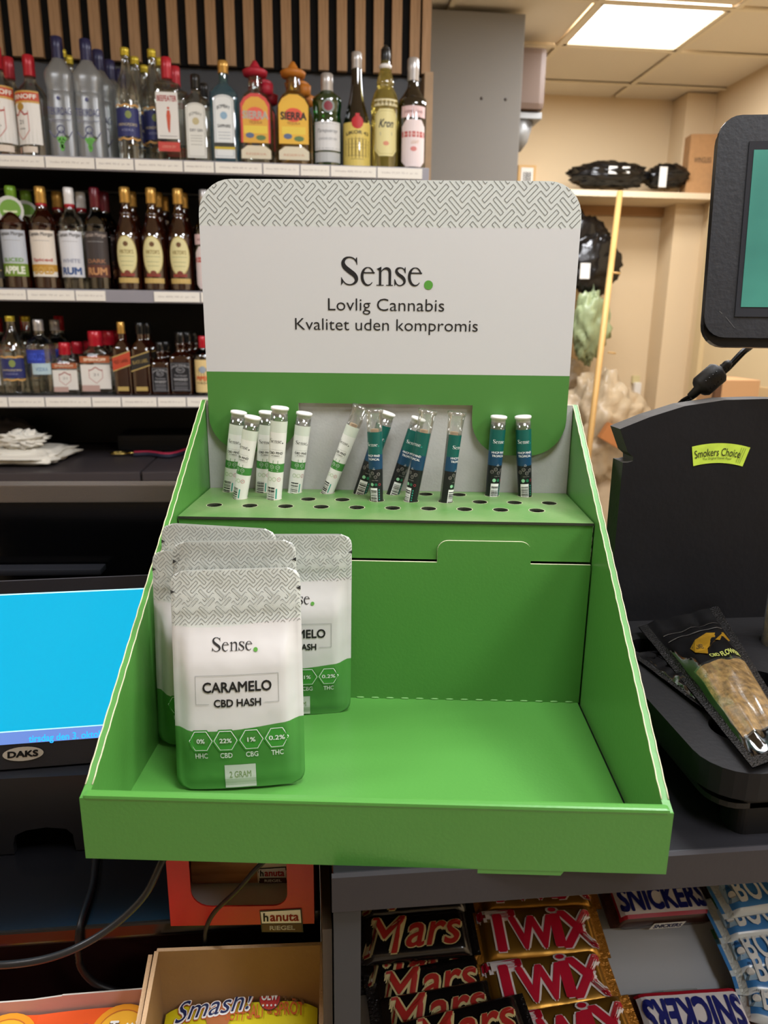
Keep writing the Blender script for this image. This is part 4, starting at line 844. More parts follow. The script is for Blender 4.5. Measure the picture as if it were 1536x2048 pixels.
# header board
hx0, hx1, hz0, hz1 = -.1712, .1682, .2040, .4468
def arc(cx, cz, r, a0, a1, n=8): return [(cx+r*cos(radians(a0+(a1-a0)*i/n)), cz+r*sin(radians(a0+(a1-a0)*i/n))) for i in range(n+1)]
cx0, cx1, cz1 = -.0853, .0794, .2512
ra, rt = .034, .030
outl = (arc(hx1-rt, hz1-rt, rt, 0, 90)+arc(hx0+rt, hz1-rt, rt, 90, 180)+arc(hx0+ra, hz0+ra, ra, 180, 270)+arc(cx0-ra, hz0+ra, ra, 270, 360)
        + [(cx0, cz1), (cx1, cz1)]+arc(cx1+ra, hz0+ra, ra, 180, 270)+arc(hx1-ra, hz0+ra, ra, 270, 360))
hdr = zsplit('header_print', [(0, '#437832'), (.2795, '#bebdbb'), (.4082, '#bfc2bc')], .45, bump=.03)
b = slab(outl, [], .003, [hdr, M('brown_liner'), M('card_edge_green', '#8aa070', .7)], XZ(.3118)); hb = b.obj('header_board', ds)
ink = M('ink_black', '#161414', .5); gdot = M('ink_green', '#4f8c33', .5); pat = M('ink_pattern_grey', '#55544e', .6)
hf = flat(.3118-.0015)
b = B(); P = Pr(b, hf); c_ = BY(772, 571, .3102); k = BY(866, 571, .3102).x-BY(682, 571, .3102).x
P.sense(BY(774, 571, .3102).x, c_.z, k, ink, gdot)
def htext(s, x0, x1, yt, yb, bold=0):
    a, d = BY(x0, yt, .3102), BY(x1, yb, .3102); P.text(s, (a.x+d.x)/2, (a.z+d.z)/2, abs(d.x-a.x), abs(a.z-d.z), ink, 1, bold)
htext('Lovlig Cannabis', 656, 888, 596, 631, -.004)
htext('Kvalitet uden kompromis', 590, 955, 636, 671, -.004)
b.obj('header_lettering', hb)
b = B(); P = Pr(b, hf)
def inh(u, v):
    if v < .4085 or v > hz1-.0006 or u < hx0+.0006 or u > hx1-.0006: return False
    for cx, s in ((hx1-rt, 1), (hx0+rt, -1)):
        if (u-cx)*s > 0 and v > hz1-rt and (u-cx)**2+(v-(hz1-rt))**2 > (rt-.0006)**2: return False
    return True
P.meander(inh, hx0, .4085, hx1, hz1, .00244, pat, 1, lw=.00042, ph=(BY(428.3, 389, .3102).x-hx0, BY(428.3, 389, .3102).z-.4085-16*.00244*1.05)); b.obj('header_pattern', hb)

# ================================================================== TUBES
tclear = GL('tube_plastic', (.93, .93, .91, 1), .05, .08, milky=.06); tcap = M('tube_cap_white', '#e4e2dc', .35)
lw_ = M('tube_label_white', '#dcdbd2', .45); lsage = M('tube_label_sage', '#c9cfbf', .45); lgr = M('tube_label_green', '#3f8138', .45)
lte = M('tube_label_teal', '#12584f', .35); lbl = M('tube_label_blue', '#17405c', .35); lbk = M('tube_label_black', '#181b1d', .35)
joint = M('rolled_paper_tan', '#c2a585', .8); wink = M('ink_white', '#e6e6e2', .5); redi = M('ink_red', '#b23a48', .5); tealI = M('ink_teal', '#2f9a86', .5)
def tube(kind, bx, by, tx, ty_, row, col, label, turn=0, capped=True, rad=.0068, front_off=0):
    P0 = Vector((RX[row][col], ROWY[row], ZS)); P1 = BY(tx, ty_, ROWY[row]+front_off)
    d = (P1-P0); Lu = d.length; d.normalize(); LT = .118; dn = LT-Lu
    zax = d; yax = zax.cross(Vector((1, 0, 0))).normalized(); xax = yax.cross(zax).normalized()
    P0b = P0-d*min(dn, (ZS-.1205)/max(.3, d.z)); LT = (P1-P0b).length
    Mx = Matrix((xax, yax, zax)).transposed().to_4x4(); Mx.translation = P0b; off = LT-Lu
    t = thing('preroll_tube', label, 'tube', mat=ROTB @ Mx @ Matrix.Rotation(turn, 4, 'Z'), group='sample tubes standing in the platform holes')
    R = rad; b = B()
    if capped: b.lathe([(0, R*.78), (.002, R*.84), (LT*.85, R*1.04), (LT-.006, R*1.05)], tclear, 22)
    else: b.lathe([(0, R*.8), (.002, R*.84), (LT*.8, R*1.06), (LT-.004, R*1.2), (LT-.003, R*1.34), (LT, R*1.36)], tclear, 22, cap=True)
    b.obj('tube_body', t)
    if capped:
        b = B(); b.lathe([(LT-.0085, R*.96), (LT-.003, R*.98), (LT-.0028, R*1.13), (LT-.0006, R*1.13), (LT, R*.95)], tcap, 22); b.obj('cap', t)
    b = B(); b.lathe([(.004, .0022), (LT*.62, .0036), (LT-.018, .0038)], joint, 10); b.obj('rolled_paper', t)
    # label: a band wrapped three quarters round, its print reading upwards from the platform
    span = 1.25*pi if kind == 'w' else 1.1*pi; z1 = LT-.0125 if capped else LT-.020; h = z1-off
    RR = (lambda z: R*(.84+.20*z/(LT*.85))) if capped else (lambda z: R*(.84+.22*z/(LT*.8)))
    b = B(); f = lambda u, v, l: ((RR(v)+l)*sin(u/R), -(RR(v)+l)*cos(u/R), v)
    P = Pr(b, f, .00025, .0001, slices=4); a = span/2*R
    Z = lambda q: off+h*q     # q: 0 platform, 1 label top
    if kind == 'w':
        for q0, q1, m in ((-.25, .36, lw_), (.36, .47, lgr), (.47, .86, lw_), (.86, 1, lsage)): P.rect(-a, Z(q0), a, Z(q1), m, 0, 20, 3)
        P.sense(-.0002, Z(.73), R*1.8, ink, ink, 1)
        P.text('CBD PIND', 0, Z(.605), R*1.8, h*.032, ink, 1, .02); P.text('BLUEBERRY', 0, Z(.57), R*1.1, h*.012, ink, 1, .02)
        P.line([(-R*.8, Z(.55)), (R*.8, Z(.55)), (R*.8, Z(.645)), (-R*.8, Z(.645))], .00015, M('ink_grey', '#8a8a86', .5), 1, True)
        P.rect(-R*.3, Z(.46), R*.35, Z(.51), lgr, 1); P.text('1,0', 0, Z(.495), R*.2, h*.01, wink, 2); P.text('GRAM', 0, Z(.478), R*.4, h*.012, wink, 2)
        for x, s in ((-.4, '10%'), (.35, '0,2%')): P.ring(x*R, Z(.425), R*.27, .00022, wink, 1, 6, pi/6); P.text(s, x*R, Z(.425), R*.3, h*.01, wink, 1); P.text('CBD', x*R, Z(.378), R*.22, h*.008, wink, 1)
        for x, m in ((-.6, M('ink_leaf', '#8fb36a', .5)), (0, M('ink_leaf')), (.62, redi)): P.ring(x*R, Z(.27), R*.24, .0003, m, 1, 14)
        P.text('18+', .62*R, Z(.27), R*.22, h*.012, ink, 1); P.barcode(-R*.95, Z(-.05), R*.12, Z(.17), ink, 1, True, seed=int(bx), n=11)
        P.rect(R*.3, Z(.02), R*.48, Z(.15), tealI, 1); P.disc(R*.42, Z(-.02), R*.14, M('ink_red2', '#c8403a', .5), 1)
    else:
        for q0, q1, m in ((-.25, .33, lbk), (.33, .47, lbk), (.47, .68, lbl), (.68, 1, lte)): P.rect(-a, Z(q0), a, Z(q1), m, 0, 20, 3)
        P.sense(-R*.05, Z(.80), R*1.8, wink, tealI, 1); P.text('HHCP PIND', -R*.05, Z(.665), R*1.95, h*.032, wink, 1, .02); P.text('TROPICAL', -R*.05, Z(.615), R*1.8, h*.032, wink, 1, .02)
        P.text('1,0', 0, Z(.49), R*.2, h*.01, wink, 1); P.text('GRAM', 0, Z(.472), R*.35, h*.012, wink, 1, .02); hx = M('ink_silver', '#a9a39b', .4)
        for x, y in ((-.75, .375), (-.25, .415), (.2, .36), (.65, .40)): P.ring(x*R, Z(y), R*.24, .00025, hx, 1, 6, pi/6); P.text('HHC', x*R, Z(y), R*.26, h*.009, hx, 1)
        P.text('0,2% THC', .1*R, Z(.31), R*.9, h*.012, hx, 1); P.disc(-.35*R, Z(.25), R*.25, M('ink_mint', '#8cc79a', .5), 1, 14); P.disc(.25*R, Z(.25), R*.22, M('ink_forest', '#1e6a48', .5), 1, 14); P.ring(.8*R, Z(.25), R*.16, .0003, redi, 1, 14)
        P.rect(-R*.75, Z(-.2), R*.42, Z(.20), wink, 1, 8); P.barcode(-R*.65, Z(-.06), R*.35, Z(.17), ink, 2, True, seed=int(bx), n=13)
        for k in range(5): P.rect(R*.62, Z(.02+.035*k), R*.78, Z(.04+.035*k), tealI, 1)
        P.disc(R*.9, Z(-.02), R*.14, M('ink_red2'), 1)
    b.obj('wrap_label', t); return t
tube('w', 460, 982, 478, 822, 2, 0, 'white labelled tube in the rear row, nearest the stand side with strap behind', turn=.1)
tube('w', 487, 995, 506, 832, 1, 0, 'white labelled tube leaning in front of the outermost white tube', turn=-.45)
tube('w', 523, 983, 534, 822, 2, 1, 'white labelled tube half hidden behind the tallest white tube', turn=.25)
tube('w', 554, 997, 560, 813, 1, 1, 'tallest and nearest white labelled tube with blueberry text', turn=0, rad=.0072)
tube('w', 596, 985, 609, 824, 2, 2, 'white labelled tube standing alone beside the header cutout', turn=.35)
tube('w', 660, 987, 722, 812, 2, 3, 'white labelled tube with clear top leaning strongly over', turn=-.35, capped=False, rad=.006)
tube('t', 722, 987, 776, 824, 2, 4, 'teal tube with white cap leaning behind the clear topped one', turn=.1)
tube('t', 757, 1002, 748, 818, 1, 4, 'teal labelled tube with clear flared top, in front of the leaning ones', turn=-.25, capped=False, rad=.0062)
tube('t', 796, 990, 838, 835, 2, 5, 'teal tube slanting behind the clear tube with tan roll', turn=.3, rad=.0062)
tube('t', 826, 1004, 856, 820, 1, 5, 'wide clear topped tube with tan roll and teal label turned aside', turn=-.75, capped=False, rad=.0064)
tube('t', 893, 1005, 914, 824, 1, 6, 'clear tube showing mostly tan roll with narrow teal label', turn=.9, capped=False, rad=.0062)
tube('t', 985, 991, 998, 831, 2, 8, 'teal tube with white cap and tan roll showing, first of the upright pair', turn=.35)
tube('t', 1050, 993, 1046, 831, 2, 9, 'teal tube with white cap at the far end of the row', turn=0)

# ================================================================== POUCHES
foil = zsplit('pouch_foil', [(-1, '#447f37'), (.0465, '#bfbcb8'), (.1178, '#b9bcb4')], .36, bump=.0, wave=(.0022, 48, 2.4), spec=.6)
# gentle creases in the foil
nt = foil.node_tree; tcn = nt.nodes.new('ShaderNodeTexCoord'); nn = nt.nodes.new('ShaderNodeTexNoise'); nn.inputs['Scale'].default_value = 38; nn.inputs['Detail'].default_value = 2; nt.links.new(tcn.outputs['Object'], nn.inputs[0])
bp = nt.nodes.new('ShaderNodeBump'); bp.inputs['Strength'].default_value = .35; bp.inputs['Distance'].default_value = .003; nt.links.new(nn.outputs[0], bp.inputs['Height']); nt.links.new(bp.outputs[0], nt.nodes['Principled BSDF'].inputs['Normal'])
PW, PH = .0905, .156
def pouch_y(x, z, seed=0):
    u = abs(x)/(PW/2); v = z/PH
    if u > 1 or v < 0 or v > 1: return 0
    def ss(a, b_, t): t = min(1, max(0, (t-a)/(b_-a))); return t*t*(3-2*t)
    e = (1-ss(.72, .97, u))
    body = ss(.02, .30, v)*(1-ss(.55, .79, v))
    g = .0105*e*(.25*ss(0, .06, v)+.85*body)*(1-.25*u*u)
    zipb = .0020*math.exp(-((v-.842)/.009)**2)+.0012*math.exp(-((v-.875)/.008)**2)*(u < .97)
    bow = .004*(1-v)**3*(cos(u*1.5))
    return -(g+zipb+bow+.0006*noise.noise(Vector((x*60+seed*9, z*45, seed))))
def in_p(x, z, m=0):
    r = .008
    if abs(x) > PW/2-m or z < m or z > PH-m: return False
    for cz_, s in ((r, -1), (PH-r, 1)):
        if (z-cz_)*s > 0 and abs(x) > PW/2-r and (abs(x)-(PW/2-r))**2+(z-cz_)**2 > (r-m)**2: return False
    return True
def pouch(label, seed, mat, full=True):
    t = thing('hash_pouch', label, 'pouch', mat=mat, group='white and green foil pouches in the stand')
    b = B(); NU, NV = 28, 40
    def edge(v):   # half width, rounded at corners
        z = v*PH; r = .009; d = r-z if z < r else (z-(PH-r) if z > PH-r else 0)
        return PW/2-(r-sqrt(max(0, r*r-d*d)))
    def vq(v): return v if 0 else (3*v*v-2*v**3)*.35+v*.65
    def fr(u, v): v = vq(v); x = (2*u-1)*edge(v); return (x, pouch_y(x, v*PH, seed), v*PH+(.0035*cos(pi*x/PW) if 0 else 0)+(.004*(1-cos(pi*x/PW)) if v < .0 else 0))
    def bk(u, v): v = vq(v); x = (1-2*u)*edge(v); return (x, .0008+.35*abs(pouch_y(x, v*PH, seed+3)), v*PH)
    b.grid(fr, NU, NV, foil); b.grid(bk, NU, NV, foil)
    n1 = (NU+1)*(NV+1)
    for j in range(NV):
        a, c = j*(NU+1), (j+1)*(NU+1); b.f.append((a, c, n1+c+NU, n1+a+NU)); b.m.append(0); b.sm.append(False)
        a, c = j*(NU+1)+NU, (j+1)*(NU+1)+NU; b.f.append((c, a, n1+a-NU, n1+c-NU)); b.m.append(0); b.sm.append(False)
    b.obj('foil_body', t)
    f = lambda u, v, l: (u, pouch_y(u, v, seed)-l, v)
    b = B(); P = Pr(b, f, .00025, .0001)
    P.meander(lambda u, v: in_p(u, v, .0006) and v > .1178, -PW/2, .1178, PW/2, PH, .00142, M('ink_pouch_pattern', '#6b6b66', .5), 1, lw=.0003, ph=(.001*seed, .0013*seed)); b.obj('pattern', t)
    b = B(); P = Pr(b, f, .0004, .00015, slices=8)
    P.sense(-.001, .0998, .0315, ink, gdot, 1)
    P.text('CARAMELO', 0, .0752, .0475, .0075, ink, 1, .026); P.text('CBD HASH', 0, .0640, .0325, .0055, ink, 1, .03)
    gl = M('ink_grey'); P.line([(-.0195, .0635), (-.0285, .0635), (-.0285, .0835), (.0285, .0835), (.0285, .0635), (.0185, .0635)], .0003, gl, 1)
    for x, s, q in ((-.0262, '0%', 'HHC'), (-.009, '22%', 'CBD'), (.0088, '1%', 'CBG'), (.0264, '0.2%', 'THC')):
        if seed != 99: P.poly([(x+.0094*cos(pi/3*i), .0375+.0094*sin(pi/3*i)) for i in range(6)], M('ink_pouch_green', '#3f8a35', .3), 0)
        P.ring(x, .0375, .0080, .0005, wink, 1, 6, 0); P.text(s, x, .0375, .0028*len(s), .0034, wink, 1, .02); P.text(q, x, .0262, .0085, .0040, wink, 1, .015)
    P.rect(-.0108, .0008, .0108, .0185, M('ink_tab_grey', '#c0c0ba', .4), 0, 8, 10); [P.rect(s*.0108, .0165, s*.0088, .0185, M('ink_pouch_green', '#447f37', .3), 0) for s in ()]; P.text('2 GRAM', 0, .0112, .0150, .0048, M('ink_olive', '#7f8f62', .5), 1, .01)
    b.obj('lettering', t)
    b = B()
    for s in (-1, 1): P2 = Pr(b, f, .0003, .0001); P2.poly([(s*(PW/2+.0001), PH*.915), (s*(PW/2-.0028), PH*.905), (s*(PW/2+.0001), PH*.895)], M('notch_dark', '#2a2a28', .6), 1)
    b.obj('tear_notches', t)
    return t
def pmat(px, py, Z, lean, yaw=0, roll=0, dz=0):
    p0 = BZ(px, py, Z); return ROTB @ Matrix.Translation((p0.x, p0.y, Z+dz)) @ Matrix.Rotation(radians(yaw), 4, 'Z') @ Matrix.Rotation(radians(-lean), 4, 'X') @ Matrix.Rotation(radians(roll), 4, 'Y')
pouch('front foil pouch, fully visible, leaning in the display tray', 1, pmat(484, 1573, .003, 12, 7, -.6, dz=.001))
pouch('foil pouch directly behind the front one, showing only its patterned top', 2, pmat(487, 1475, .014, 4.5, 3, -1.2))
pouch('foil pouch with its edge against the inner side wall', 3, pmat(434, 1488, .005, 3, 2, 1.0))
pouch('rearmost foil pouch whose rounded top rises above the others', 4, pmat(432, 1430, .016, 6.0, -2, 1.8))
pouch('foil pouch leaning on the riser, half covered by the front one', 5, pmat(595, 1425, .003, 3.5, 6, .6))

# ================================================================== SMOKERS' STAND (black arch board with holed tray)
acr = M('black_mdf', '#101013', .55, spec=.25, bump=.12, bscale=160, vary=.12, vscale=50); acre = M('black_mdf_edge', '#3d3934', .7, bump=.2, bscale=200)
YA = .245; TZ = .050
st = thing('cigarette_paper_stand', 'black arched board stand with green sticker and holed tray beside the display', 'display stand', (.36, .12, 0))
def ls(b): return lo(b, (.36, .12, 0))
pts = [(1246, 1262), (1229, 1100), (1233, 925), (1256, 925), (1266, 922), (1266, 914), (1256, 905), (1240, 858), (1300, 834), (1370, 812), (1450, 800), (1536, 800)]
L_ = [(PY(x, y, YA).x, PY(x, y, YA).z) for x, y in pts]
L_[0] = (L_[1][0], TZ-.045); L_[1] = (L_[1][0], .16); L_[2] = (L_[1][0], L_[2][1])
xm = L_[-1][0]-.003
R_ = [(2*xm-x, z) for x, z in L_[::-1]]
b = slab(L_[:-1]+[(xm, L_[-1][1]+.001)]+R_[1:], [], .022, [acr, acr, acre], XZ(YA+.011)); bo = ls(b).obj('arch_board', st)
# green sticker
cx, cz_ = PY(1412, 905, YA).x, PY(1412, 905, YA).z; k = PY(1413, 905, YA).x-PY(1412, 905, YA).x
b = B(); f = flat(YA); P = Pr(b, f, .0006, .0002); lime = M('sticker_lime', '#b6cf45', .4, vary=.15, vscale=90)
c2 = (PY(1409, 1115, YA).x, PY(1409, 1115, YA).z)
def ap(ang, r): return (c2[0]+r*sin(ang), c2[1]+r*cos(ang))
r1, r0 = 228*k, 190*k; A0, A1 = -.24, .28
P.poly([ap(A0+(A1-A0)*i/12, r1) for i in range(13)]+[ap(A1-(A1-A0+.02)*i/12*.98, r0) for i in range(13)], lime, 0)
def fa(u, v, l): a = u/(r0*1.05); q = ap(a, r0+v); return (q[0], YA-l, q[1])
P = Pr(b, fa, .0008, .0002); P.text('Smokers Choice', -.0005*1, (r1-r0)*.56, 94*k*.93, 15*k, ink, 1, .0, alt=False); P.text('The Original Danish Paper', -.0005, (r1-r0)*.24, 58*k, 6*k, M('ink_moss', '#4a5a20', .5), 1)
for a in (.205, .225, .245): P.line([(a*r0, .1*(r1-r0)), (a*r0+.001, .9*(r1-r0))], .0003, M('ink_moss'), 1)
ls(b).obj('sticker', st, label='lime green curved sticker')
# tray
xl = .2185; yf = .001; xr = 2*xm-xl; yb_ = YA
outl = rrect(xl, yf, xr, yb_, (.03, .002, .002, .03))
hls = []
for r in range(3):
    for c in range(5): hls.append([(.262+.062*c+.0175*cos(2*pi*i/24), .054+.067*r+.0175*sin(2*pi*i/24)) for i in range(24)])
tg = M('tray_black_plastic', '#191819', .55, spec=.25, bump=.15, bscale=220)
b = slab(outl, hls, .020, [tg, tg, M('tray_side_black', '#0f0f11', .5, spec=.25)], XY(TZ-.010)); ls(b).obj('tray', st)
b = slab([(x, y) for x, y in rrect(xl+.006, yf+.006, xr-.006, yb_, .02)], [], .004, [M('tray_pit_black', '#0a0a0b', .5)]*3, XY(TZ-.028)); ls(b).obj('tray_base', st)
b = slab(rrect(xl+.022, yf+.006, xl+.1, yf+.03, .008), [], TZ-.024, [M('tray_side_black')]*3, XY((TZ-.024)/2)); ls(b).obj('leg', st)
b = slab(rrect(xl+.022, yb_-.05, xl+.1, yb_-.02, .008), [], TZ-.024, [M('tray_side_black')]*3, XY((TZ-.024)/2)); ls(b).obj('leg', st)
b = slab(rrect(xr-.1, yf+.006, xr-.022, yf+.03, .008), [], TZ-.024, [M('tray_side_black')]*3, XY((TZ-.024)/2)); ls(b).obj('leg', st)
# foil pouches lying on the tray
bf = M('black_foil', '#060505', .07, spec=1.0, coat=.6, bump=.55, bscale=34); bs = M('black_foil_seal', '#1d1b1a', .25, metal=.6, bump=1.0, bscale=700)
def lay(name, label, C4, bulge, seed, prints=None, window=False):
    TL, TR, BL, BR = [Vector(q) for q in C4]
    n = (TR-TL).cross(BL-TL).normalized(); n = -n if n.z < 0 else n
    def base(s, t): return TL*(1-s)*(1-t)+TR*s*(1-t)+BL*(1-s)*t+BR*s*t
    def hgt(s, t): 
        e = max(0, 1-(abs(2*s-1)/.82)**4) if abs(2*s-1) < .82 else 0; q = max(0, sin(pi*min(1, max(0, (t-.12)/.82))))**.7 if .12 < t < .94 else 0
        return bulge*e*q*(1+.25*noise.noise(Vector((s*3, t*5, seed))))+.0022*noise.noise(Vector((s*7, t*8, seed*3)))*(1 if e > 0 else .3)
    f = lambda s, t, l: base(s, t)+n*(hgt(s, t)+l+.0012)
    th = thing(name, label, 'pouch', base(.5, .5)); cc = base(.5, .5)
    b = B(); b.grid(lambda u, v: f(u, v, 0)-cc, 36, 46, lambda u, v: bs if (u < .1 or u > .9 or v > .96) else bf); b.grid(lambda u, v: base(1-u, v)-n*(hgt(1-u, v)*.25)-cc, 12, 16, bf)
    b.obj('foil_body', th)
    if window:
        b = B(); P = Pr(b, lambda u, v, l: f(u, v, l)-cc, .0005, .0003)
        bud = M('dried_bud', '#8a6e42', .9, spec=.1, vary=.5, vscale=220, col2='#4c3a20', bump=.6, bscale=400); P.rect(.16, .50, .86, .88, bud, 1, 30, 30)
        b.obj('dried_flower_window', th)
        b = B(); P = Pr(b, lambda u, v, l: f(u, v, l)-cc, .0014, .0003); P.rect(.15, .49, .87, .89, GL('window_film', (.95, .93, .88, 1), .03, .22, fres=.2), 0, 30, 30); b.obj('clear_window', th)
        b = B(); P = Pr(b, lambda u, v, l: f(u, v, l)-cc, .0006, .0003); gold = M('gold_sticker', '#a67c1c', .28, metal=.6, vary=.3, vscale=60)
        P.poly([(.30, .345), (.42, .30), (.62, .255), (.84, .26), (.86, .33), (.66, .33), (.5, .375), (.44, .43), (.30, .40)], gold, 1); P.text('SILVER', .40, .36, .16, -.035, M('ink_umber', '#3a2c10', .5), 2, .02, flip=False)
        P.text('CBD FLOWER', .64, .455, .42, -.035, M('ink_olive_gold', '#8f9346', .5), 2, .03); b.obj('gold_sticker', th)
        b = B(); P = Pr(b, lambda u, v, l: f(u, v, l)-cc, .0006, .0003); P.rect(.16, .215, .86, .222, M('ink_chrome', '#cfc6bd', .15, metal=.9), 0, 12); P.rect(.16, .155, .86, .16, M('ink_chrome'), 0, 12); b.obj('zip_strip', th)
    return th
TLp = PY(1276, 1254, .215); TRp = PY(1436, 1214, .222); BLp = PZ(1505, 1538, TZ+.004); BRp = PZ(1610, 1500, TZ+.006)
lay('flower_pouch', 'glossy black foil pouch with gold sticker and window of dried flower', (TLp, TRp, BLp, BRp), .011, 3, window=True)
a, b_, c_, d_ = PY(1262, 1300, .17), PY(1385, 1290, .18), PZ(1404, 1419, TZ+.003), PZ(1440, 1395, TZ+.003)
a.z -= .005
lay('foil_pouch', 'dull black pouch underneath the glossy flower pouch on the tray', (a, b_, c_, d_), .003, 6)
q = PZ(1546, 1330, TZ-.02); t = thing('grain_tube', 'clear tube filled with brown herb standing in the tray', 'tube', (q.x+.002, q.y, TZ-.0255)); b = B(); b.lathe([(.001, .0125), (.002, .0135), (.085, .0135), (.087, .012)], M('dried_herb', '#6b5424', .9, vary=.4, vscale=150, bump=1, bscale=300), 20); b.obj('herb_filling', t)
b = B(); b.lathe([(0, .014), (.001, .0145), (.090, .0145)], GL('tube_plastic', '#ffffff'), 20); b.obj('clear_tube', t)

# ================================================================== TILL SCREEN (upper right) and its cable
bz = M('till_bezel', '#1a1b1f', .45, bump=.15, bscale=220, vary=.25, vscale=40); side_ = M('till_side', '#050506', .3)
YM = .235
x0, x1 = PY(1426, 500, YM).x, .62; z0, z1 = PY(1450, 675, YM).z, PY(1490, 238, YM+.03).z
ts = thing('till_screen', 'large black till screen with rounded corner and dark teal picture', 'screen', (x0, YM, z0)); lean = radians(7)
ts.matrix_basis = Matrix.Translation((x0, YM, z0)) @ Matrix.Rotation(radians(-11), 4, 'Z') @ Matrix.Rotation(-lean, 4, 'X')
Wm, Hm = x1-x0, (z1-z0)/cos(lean)
b = slab(rrect(0, 0, Wm, Hm, .018), [], .004, [bz, bz, side_], XZ(.002)); b.obj('bezel', ts)
b = slab(rrect(0.0012, -.0075, Wm-.0005, Hm-.001, .019), [], .008, [side_, side_, side_], XZ(.008)); b = slab(rrect(0.02, .012, Wm-.02, Hm-.02, .019), [], .02, [side_, side_, side_], XZ(.022), b); b.obj('housing', ts)
tl = PY(1496, 290, YM); bx_ = PY(1470, 637, YM)
sx = .025; sz0 = .0175; 
glow = M('screen_teal', '#27584f', .3, emit=.4, vary=.3, vscale=9, col2='#3f8070')
b = B(); b.box(((sx+Wm-sx)/2, -.0006, (sz0+Hm-.021)/2), (Wm-2*sx, .001, Hm-.021-sz0), M('screen_glass', '#2a2c31', .12)); b.obj('screen_glass', ts)
b = B(); b.box(((sx+Wm-sx)/2+.002, -.0013, (sz0+.008+Hm-.028)/2), (Wm-2*sx-.004, .0006, Hm-.028-sz0-.008), glow); b.obj('screen_picture', ts)
b = B(); P = Pr(b, flat(0), .0003, .0001); w_ = M('scratch_grey', '#5a5856', .5); P.line([(.012, .022), (.0145, .020)], .0004, w_, 1); P.line([(.0175, .0175), (.026, .008)], .0003, w_, 1); P.disc(.0265, .0215, .0009, w_, 1, 8); b.obj('scratches', ts)
b = B(); b.box((Wm*.5, .06, Hm*.25), (.08, .05, .12), side_, bev=.01); b.tube([(Wm*.5, .075, Hm*.25), (Wm*.5, .12, -.1), (Wm*.5, .14, -(z0)+.0)], .018, side_, 14); b.box((Wm*.5, .155, -z0/cos(lean)+.03), (.2, .14, .02), side_, bev=.006); b.obj('foot', ts)
cab = thing('power_cable', 'black cable with ribbed ferrite bead hanging under the till screen', 'cable', (0, 0, 0)); blk = M('cable_black', '#0b0b0d', .45, spec=.3)
pts = [PY(x, y, Y) for x, y, Y in ((1520, 660, .31), (1500, 690, .30), (1483, 704, .29), (1460, 728, .285), (1445, 742, .28), (1410, 768, .28), (1385, 790, .285), (1360, 806, .30), (1330, 845, .32), (1325, 900, .33))]
b = B(); P3 = [Vector(p) for p in spline([tuple(p) for p in pts], 5)]; b.tube(P3, .0021, blk, 10); b.tube([p+Vector((.0035, .002, -.001)) for p in P3], .0021, blk, 10); b.obj('wire', cab)
A_, Z_ = PY(1457, 727, .283), PY(1380, 793, .283); d = (Z_-A_).normalized(); Ln = (Z_-A_).length
mz = Vector((0, 0, 1)).rotation_difference(d).to_matrix().to_4x4(); mz.translation = A_
fm = M('ferrite_black', '#1e1d1b', .6, bump=.2, bscale=200); b = B()
b.lathe([(-.002, .0028), (.001, .0042), (.004, .0042), (.0045, .0035), (.006, .0045), (.007, .0035), (.009, .0048), (.0105, .0085), (.013, .0108), (Ln-.014, .0108), (Ln-.011, .0085), (Ln-.009, .0045), (Ln, .0034)], fm, 24, tf=mz); b.obj('ferrite_bead', cab)
b = B(); 
for k in range(4):
    for s in (-.5, .4): b.lathe([(-.0002, .0008), (.0003, .0008)], side_, 8, tf=mz @ Matrix.Rotation(-1.4+s*.9, 4, 'Z') @ Matrix.Translation((.0108, 0, .017+.0042*k)) @ Matrix.Rotation(pi/2, 4, 'Y'))
b.obj('bead_dimples', cab)

# ================================================================== CUSTOMER SCREEN and black back panel (left)
YD = .166
cs = thing('customer_screen', 'black customer display showing a bright cyan picture and date line', 'screen', (0, 0, 0))
o0 = PY(0, 1540, YD); e0 = PY(180, 1528, YD); dirx = Vector((e0.x-o0.x, .004, 0)).normalized()
zlow = o0.z; zt_ = PY(0, 1163, YD+.045).z; 
up = Vector((0, .045, zt_-zlow)); Hs = up.length; up.normalize(); nrm = dirx.cross(up).normalized()    # faces the room
MS = Matrix((dirx, up, nrm)).transposed().to_4x4(); MS.translation = Vector((o0.x, YD, zlow))
if nrm.y > 0: pass
def SM(u, v, l=0): return MS @ Vector((u, v, l))
sgn = 1 if (MS.to_3x3() @ Vector((0, 0, 1))).y < 0 else -1
def uvp(px, py):
    d = ray(px, py); n = MS.to_3x3() @ Vector((0, 0, 1)); p = CC+d*(((MS.translation-CC).dot(n))/d.dot(n)); q = MS.inverted() @ p; return q.x, q.y
dk = M('screen_bezel_black', '#16161a', .25); 
b = slab(rrect(-.12, 0, .128, Hs, .006), [], .022, [dk, dk, M('bezel_edge_grey', '#4a484c', .3)], MS @ Matrix.Translation((0, 0, -.011*sgn))); b.obj('bezel', cs)
ua, va = uvp(0, 1187+3); ub, vb = uvp(0, 1464); uc, vc = uvp(0, 1490)
cy_ = M('screen_cyan', '#00b9e6', .4, emit=1.0, vary=.0); cy_.node_tree.nodes['Principled BSDF'].inputs['Base Color'].default_value = (0, .02, .03, 1); lav = M('screen_lavender', '#7095e6', .4, emit=.95); lav.node_tree.nodes['Principled BSDF'].inputs['Base Color'].default_value = (.02, .02, .03, 1)
fS = lambda u, v, l: SM(u, v, sgn*l)
b = B(); P = Pr(b, fS, .0006, .0002); P.rect(-.11, vb, .122, va, cy_, 0); P.rect(-.11, vb-.0006, .122, vb+.0003, M('screen_white_line', '#a9e0f0', .4, emit=.8), 1); P.rect(-.11, va-.0004, .122, va+.0006, M('screen_white_line'), 1); b.obj('screen_picture', cs)
